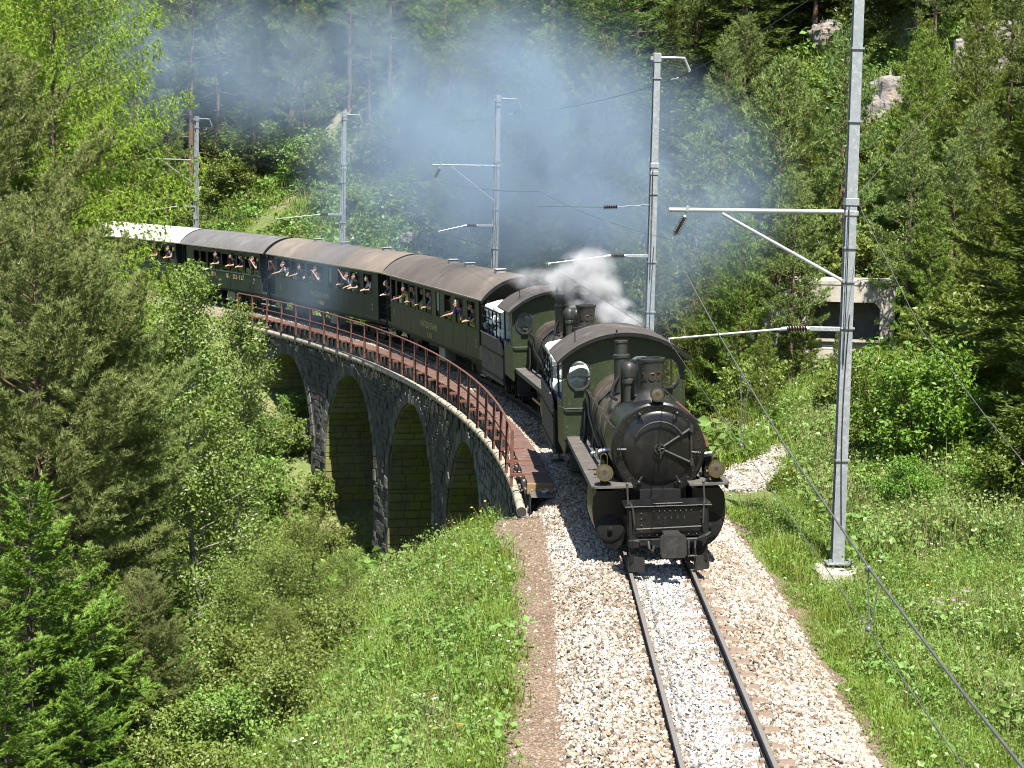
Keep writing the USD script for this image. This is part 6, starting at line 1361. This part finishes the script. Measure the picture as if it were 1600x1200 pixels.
SH = scatter(110, 20, 92, -30, -3.2, 1.7, lambda x, y, s, o: not (s < 44 and o > -7))
VB = ('highest in the valley', 'high in the valley', 'half way down the valley', 'low in the valley', 'deep in the valley')
for (x, y, s, o), w_ in zip(SH, spots([q[:2] for q in SH], VB, True)): plant('hill_shrub', 'valley_shrub', 'light green shrub, ' + w_, 'shrub', x, y, rs_.uniform(.5, 1.25) * (.5 if o > -6 else 1), rs_.uniform(0, 6.28), 'shrubs on the valley side below the viaduct')
for k_, (x, y, sc_) in enumerate([(-11.0, 46.0, .6), (-9.8, 43.2, .75), (-12.4, 48.6, .6), (-10.4, 48.6, .45), (-13.2, 45.0, .8), (-11.4, 42.0, .8), (-9.0, 40.2, .9), (-12.6, 51.6, .5), (-8.4, 43.0, .55), (-10.0, 38.0, .9)]):
    plant('hill_shrub', 'pier_shrub', 'light green shrub on the scree by the second pier, ' + ('largest at the pier foot', 'nearest the pier', 'second row, left', 'smallest', 'far left', 'in the hollow', 'lowest', 'highest up the bank', 'small one at the wall', 'hidden lowest')[k_], 'shrub', x, y, sc_, rs_.uniform(0, 6.28))
_w = ('nearest arch', 'second arch', 'third arch', 'farthest arch')
for k_, a_ in enumerate(ARCH):
    for q_, (o_, sc_, side_) in enumerate(((3.4, .62, 'left'), (4.3, .7, 'right'))):
        p_ = T(a_ + (1.6 if q_ == 0 else -1.6), o_ + (k_ == 0) * .6); hgt = max(1.5, float(T(a_, 0)[2]) - gpt(p_[0], p_[1]) + (.4 if k_ else 0)) / 10.4
        plant('far_spruce_b', 'spruce_tree', 'dark spruce behind the %s of the viaduct, %s of its middle' % (_w[k_], side_), 'spruce', p_[0], p_[1], min(hgt, .95), rs_.uniform(0, 6.28))
SH = scatter(26, 30, 92, -34, -9, 3.0, lambda x, y, s, o: True)
for (x, y, s, o), w_ in zip(SH, spots([q[:2] for q in SH], VB, True)): plant('far_spruce_b', 'spruce_tree', 'young spruce, ' + w_, 'spruce', x, y, rs_.uniform(.4, .9), rs_.uniform(0, 6.28), 'spruces in the valley left of the viaduct')
# ------------------------------------------------------------------ grass, herbs and flowers (instanced ground cover)
def tuft(seed, n, h, spread, w, bend=.5):
    r = np.random.default_rng(seed); V, F = [], []
    for k_ in range(n):
        a = r.uniform(0, 6.28); b = np.array([r.normal(0, spread), r.normal(0, spread), 0]); hh = h * r.uniform(.5, 1.2); d = np.array([math.cos(a), math.sin(a), 0]); s = np.array([-d[1], d[0], 0]) * w
        p1 = b + d * hh * bend * .25 + [0, 0, hh * .6]; p2 = b + d * hh * bend * .8 + [0, 0, hh * .95]
        i = len(V); V += [b - s, b + s, p1 + s * .8, p1 - s * .8, p2]; F += [[i, i + 1, i + 2], [i, i + 2, i + 3], [i + 3, i + 2, i + 4]]
    return np.array(V), np.array(F)
def herb(seed, n, h, spread, size):
    r = np.random.default_rng(seed); P = np.c_[r.normal(0, spread, (n, 2)), h * r.uniform(.35, 1.1, n)]; N = np.c_[r.normal(0, .35, (n, 2)), np.full(n, 1.0)]
    v, f = leaves(P, N, size, r, .8); return v, f
def flower(seed, h, rad, n=7, stems=3):
    """flower heads only; their stalks are in the grass"""
    r = np.random.default_rng(seed); mb = MB()
    for s in range(stems):
        c = np.array([r.normal(0, .12), r.normal(0, .12), h * r.uniform(.7, 1.1)]); th = np.linspace(0, 2 * np.pi, n + 1)[:-1]
        ring = c + np.stack([rad * np.cos(th), rad * np.sin(th), .25 * rad * np.ones(n)], 1)
        mb.add(np.vstack([c[None], ring]), [[0, 1 + k_, 1 + (k_ + 1) % n] for k_ in range(n)])
    return mb.get()
def cover(name, protos, n, box, keep, sc, label, cat, seed, tilt=.15, margin=.12):
    r = np.random.default_rng(seed); x0, x1, y0, y1 = box
    x, y = r.uniform(x0, x1, n), r.uniform(y0, y1, n); s, o = so(x, y)
    z = ground(x, y); k_ = keep(x, y, s, o, r) & in_view(x, y, z, 1 + margin, .1)
    x, y, z = x[k_], y[k_], z[k_]
    wsum = np.cumsum([w for _, _, w in protos]); idx = np.searchsorted(wsum / wsum[-1], r.random(len(x)))
    fld = fbm(np.stack([x * .5, y * .5, 0 * x], -1), 3, seed + 3)
    return instancer(name, [(m_, t_) for m_, t_, _ in protos], np.stack([x, y, z - .02], 1), idx, yaw_quat(len(x), r, tilt), r.uniform(*sc, len(x)) * (.35 + 1.3 * fld), label, cat)
near_protos = [(tuft(1, 46, .36, .13, .0045), 'grass_blades', 3.4), (tuft(2, 40, .52, .14, .005), 'grass_blades', 2.0), (tuft(3, 34, .22, .14, .006), 'grass_blades', 1.6), (herb(4, 44, .34, .19, .055), 'herb_leaves', 2.4), (herb(5, 22, .38, .2, .10), 'herb_leaves', 1.0), (herb(6, 60, .5, .17, .035), 'herb_leaves', 2.0), (tuft(7, 12, .75, .12, .003, .3), 'dry_stalks', .6)]
def edge_l(s): return 2.72 + .3 * (noise(np.stack([s * 1.1, 0 * s, 0 * s], -1), 41) - .5) + .4 * np.exp(-((s - 5.5) / 2.2) ** 2)
def bare(x, y): return fbm(np.stack([x * .45, y * .45, 0 * x], -1), 3, 50) < .33
near_r = lambda x, y, s, o, r: (o > 2.25 + .7 * noise(np.stack([s * .8, 0 * s, 0 * s], -1), 42)) & ~((o < 3.6) & (r.random(len(x)) < .80 * sm(3.9, 2.6, o))) & ~((s > 11) & (o < 6) & (np.hypot(x - np.interp(y, cl[:, 1], cl[:, 0]), 0) < 1.1)) & ~((np.abs(x - 3.7) < .62) & (np.abs(y - 3.9) < 1.2))
cover('meadow_plants', near_protos, 30000, (2.4, 13, -11, 26), near_r, (.7, 1.25), 'tall bright meadow grass and herbs right of the track', 'meadow', 1)
near_l = lambda x, y, s, o, r: (o < -edge_l(s)) & (s < 17) & (o > -16) & ~((s > 9) & (o > -3.0))
cover('embankment_plants', near_protos, 38000, (-16, -2.3, -11, 24), near_l, (.7, 1.25), 'bright grass and herbs on the embankment slope left of the path', 'meadow', 2)
cover('verge_grass', [(tuft(31, 26, .14, .10, .005), 'grass_blades', 3), (tuft(32, 20, .10, .12, .006), 'dry_stalks', .7), (herb(33, 18, .10, .12, .04), 'herb_leaves', 1.5)], 9000, (2.0, 4.6, -11, 10), lambda x, y, s, o, r: (o > 2.3) & (o < 4.2) & (fbm(np.stack([x * 1.1, y * .7, 0 * x], -1), 3, 19) > .42), (.6, 1.3), 'short olive grass on the verge between ballast and meadow', 'grass', 13, margin=.05)
cover('ballast_weeds', [(herb(41, 30, .07, .07, .035), 'red_weed', 2), (tuft(42, 16, .10, .06, .005), 'red_weed', 1)], 900, (.2, 2.2, -9.5, -3), lambda x, y, s, o, r: (np.minimum.reduce([np.hypot((x - a) / b, (y - c) / d) for a, c, b, d in ((1.15, -7.4, .35, .5), (.95, -6.2, .22, .3), (1.45, -6.6, .25, .3), (.3, -6.5, .12, .25))]) < 1) & (r.random(len(x)) < .35), (.6, 1.2), 'reddish weeds in the ballast near the bottom right', 'weeds', 14, margin=.05)
cover('path_weeds', [(tuft(8, 14, .12, .06, .005), 'grass_blades', 2), (herb(9, 10, .07, .07, .05), 'herb_leaves', 1.2)], 4200, (-3.2, 3.4, -11, 9), lambda x, y, s, o, r: ((o < -2.35) | (o > 2.1)) & (fbm(np.stack([x * 1.5, y * 1.5, 0 * x], -1), 3, 9) > .5), (.5, 1.2), 'small weeds along the edges of path and ballast', 'weeds', 3, margin=.05)
fl = [(flower(1, .5, .022), 'white_petals', 2.2), (flower(2, .45, .02), 'yellow_petals', 3.0), (flower(3, .5, .038, 6, 2), 'white_petals', .6)]
drift = lambda x, y, t, sd: fbm(np.stack([x * .35, y * .35, 0 * x], -1), 3, sd) > t
tall_protos = [(herb(51, 40, .85, .16, .06), 'pale_herb', 2), (tuft(52, 26, .95, .15, .006, .3), 'pale_herb', 2), (herb(53, 26, .6, .24, .13), 'herb_leaves', 1.5), (tuft(54, 18, 1.0, .15, .004, .3), 'dry_stalks', .8)]
cover('tall_herbs', tall_protos, 9000, (4, 13, -9, 20), lambda x, y, s, o, r: near_r(x, y, s, o, r) & (o > 4.6) & drift(x, y, .5 - .06 * sm(2, 9, y), 71), (.6, 1.15), 'drifts of tall pale weeds in the right hand meadow', 'weeds', 15)
cover('tall_herbs', tall_protos, 7000, (-12, -3, -11, 12), lambda x, y, s, o, r: near_l(x, y, s, o, r) & (o < -3.3) & drift(x, y, .53, 72), (.4, .8), 'drifts of pale broad leaved weeds on the left embankment', 'weeds', 16)
cover('meadow_flowers', fl + [(flower(5, .55, .03), 'purple_petals', 1.0)], 420, (2.4, 13, -11, 20), lambda *a: near_r(*a) & (a[3] > 4), (.8, 1.2), 'white, yellow and purple flowers dotted in the right hand meadow', 'flowers', 4)
cover('embankment_flowers', fl[:2] + [(flower(6, .45, .045, 6, 1), 'orange_petals', .5)], 330, (-12, -2.4, -11, 16), near_l, (.8, 1.2), 'white, yellow and orange flowers dotted on the left embankment', 'flowers', 5)
hill_protos = [(tuft(11, 30, .45, .28, .016), 'grass_blades', 3.0), (herb(12, 22, .45, .32, .20), 'herb_leaves', 2.0), (herb(13, 30, .3, .35, .13), 'herb_leaves', 1.6), (tuft(14, 12, .6, .25, .012), 'dry_stalks', .35)]
def hill_keep(x, y, s, o, r): return (((o > 3.2) & (s > 12)) | ((o < -3.2) & (s > 14))) & ~((s > 9) & (s < 61) & (np.abs(o) < 3)) & (fbm(np.stack([x * .28, y * .28, 0 * x], -1), 4, 60) > .31) & ~((np.abs(x - 8) < 1.7) & (y > 28.5) & (y < 32)) & ~((s < 30) & (o < 9) & (o > 0) & (np.abs(x - np.interp(y, cl[:, 1], cl[:, 0])) < 1.15))
cover('hillside_grass', hill_protos, 150000, (-60, 36, 14, 150), hill_keep, (.7, 1.4), 'grass and low herbs covering the wooded slopes', 'ground cover', 6, margin=.15)
cover('moss_cushions', [(tuft(21, 260, .10, .22, .012, .8), 'moss', 1)], 260, (3.0, 8, 15, 27), lambda x, y, s, o, r: (o > 3.9) & (fbm(np.stack([x * .5, y * .5, 0 * x], -1), 2, 70) > .5), (.8, 1.5), 'yellow green moss cushions beside the gravel way', 'moss', 7)
_r = np.random.default_rng(91); _n = 5200
_t = _r.integers(0, 60, _n); _k = _r.uniform(-1.25, 1.25, _n); _x = cx_[_t] + _k * hw[_t] * tg[_t, 1] + _r.normal(0, .1, _n); _y = cy_[_t] - _k * hw[_t] * tg[_t, 0] + _r.normal(0, .2, _n)
_z = ground(_x, _y) + np.where(np.abs(_k) < 1, .05 - .12 * np.abs(_k) ** 3, .0) + .005
instancer('gravel_way_stones', [(stone(500 + q), m_) for q in range(2) for m_ in ('ballast_cream', 'ballast_grey', 'ballast_tan')], np.stack([_x, _y, _z], 1), _r.integers(0, 6, _n), rand_quat(_n, _r), _r.uniform(.015, .06, _n), 'loose pale stones on the gravel way', 'gravel')
_n = 4500; _s = _r.uniform(-11, 8.5, _n); _o = -_r.uniform(1.9, 2.95, _n); _p = T(_s, _o); _p[:, 2] = ground(_p[:, 0], _p[:, 1]) + .035
instancer('path_pebbles', [(stone(520 + q), m_) for q in range(2) for m_ in ('ballast_brown', 'ballast_brown', 'ballast_tan')], _p, _r.integers(0, 6, _n), rand_quat(_n, _r), _r.uniform(.006, .03, _n) ** 1.0 * np.where(_r.random(_n) < .12, 1.5, .8), 'loose pebbles and spilled stones on the brown path', 'gravel')
def moss_hump(label, x, y, sx, sy, sz, seed):
    m = trimesh.creation.icosphere(3, 1.0); v = np.array(m.vertices); v = v * (1 + .35 * (fbm(v * 2 + seed, 3, seed) - .5)[:, None]) * [sx, sy, sz]
    r = np.random.default_rng(seed); up = v[v[:, 2] > -.1 * sz]; P_ = up[r.integers(0, len(up), 5200)] + r.normal(0, .03, (5200, 3)); nv, nf = needles(P_, P_ / [sx * sx, sy * sy, sz * sz], 2, .10, .022, .7, r, up=.2)
    t = thing('moss_mound', label, 'mound', xf((x, y, gpt(x, y))))
    part(t, 'earth', (v * .97, m.faces), 'ground', smooth=True); part(t, 'moss_cover', (nv, nf), 'moss')
moss_hump('mossy mound right of the ballast opposite the leading locomotive', 2.95, 5.6, .55, .55, .32, 3)
moss_hump('bright moss mound behind the boiler at the gravel way', 3.6, 21.2, .9, .8, .75, 4)
moss_hump('second bright moss mound further left behind the boiler', 2.7, 22.8, .8, .8, .6, 5)
moss_hump('moss mound below the gallery behind the nearest mast', 6.6, 24.6, .9, .8, .5, 6)
moss_hump('mossy mound at the edge of the gravel way nearer the mast', 4.4, 13.6, .7, .6, .35, 7)

# ------------------------------------------------------------------ smoke and steam
def volume(name, label, cat, lumps, dens, color, nscale, lo, hi, absorb, seed, aniso=.2, rng_=None, scale_z=1.0):
    """lumps: (centre, radii, strength); a closed hull around soft lumps, broken up by noise"""
    n = {'g': ('geometry', {}), 'n': ('noise_texture', {'scale': nscale, 'detail': 4, 'roughness': .58, 'distortion': .4}), 'mr': ('map_range', {'from_min': lo, 'from_max': hi, 'to_min': 0.0, 'to_max': 1.0, 'clamp': True}),
         'mu': ('math', {'math_type': 'multiply'}), 'md': ('math', {'math_type': 'multiply', 'value2': dens}), 'v': ('principled_volume', {'color': color, 'anisotropy': aniso, 'absorption_color': absorb})}
    L = [('g.position', 'n.vector'), ('n.fac', 'mr.value')]; prev = None
    for k_, (c, rad, st) in enumerate(lumps):
        c, rad = np.asarray(c, float), np.asarray(rad, float)
        n['o%d' % k_] = ('vector_math', {'math_type': 'subtract', 'vector2': tuple(c)}); n['d%d' % k_] = ('vector_math', {'math_type': 'divide', 'vector2': tuple(rad)}); n['l%d' % k_] = ('vector_math', {'math_type': 'length'})
        n['f%d' % k_] = ('map_range', {'range_type': 'smoothstep', 'from_min': 1.0, 'from_max': .05, 'to_min': 0.0, 'to_max': st, 'clamp': True})
        L += [('g.position', 'o%d.vector1' % k_), ('o%d.vector' % k_, 'd%d.vector1' % k_), ('d%d.vector' % k_, 'l%d.vector1' % k_), ('l%d.value' % k_, 'f%d.value' % k_)]
        if prev is None: prev = 'f%d.result' % k_
        else: n['a%d' % k_] = ('math', {'math_type': 'add'}); L += [(prev, 'a%d.value1' % k_), ('f%d.result' % k_, 'a%d.value2' % k_)]; prev = 'a%d.value' % k_
    L += [(prev, 'mu.value1'), ('mr.result', 'mu.value2'), ('mu.value', 'md.value1'), ('md.value', 'v.density')]
    usdkit.material(stage, '/World/Looks/' + name + '_volume', n, L, volume='v.volume')
    parts_ = []
    for c, rad, st in lumps:
        m = trimesh.creation.icosphere(2, 1.06); parts_.append(np.array(m.vertices) * np.asarray(rad) + np.asarray(c))
    mans = [manifold3d.Manifold.hull_points(p.tolist()) for p in parts_]
    u = manifold3d.Manifold.batch_boolean(mans, manifold3d.OpType.Add).to_mesh()
    single(name, (u.vert_properties[:, :3], u.tri_verts), name + '_volume', label, cat, kind='stuff')
volume('smoke', 'thin blue grey smoke drifting up the slope above the coaches', 'smoke', SMOKE, .28, (.33, .455, .58), .27, .36, .68, (.0, .0, .0), 1, .1)
volume('steam', 'dense white steam cloud at the chimney of the second locomotive', 'steam', STEAM, 11.0, (.985, .975, .95), 1.7, .44, .70, (0, 0, 0), 2, .2)
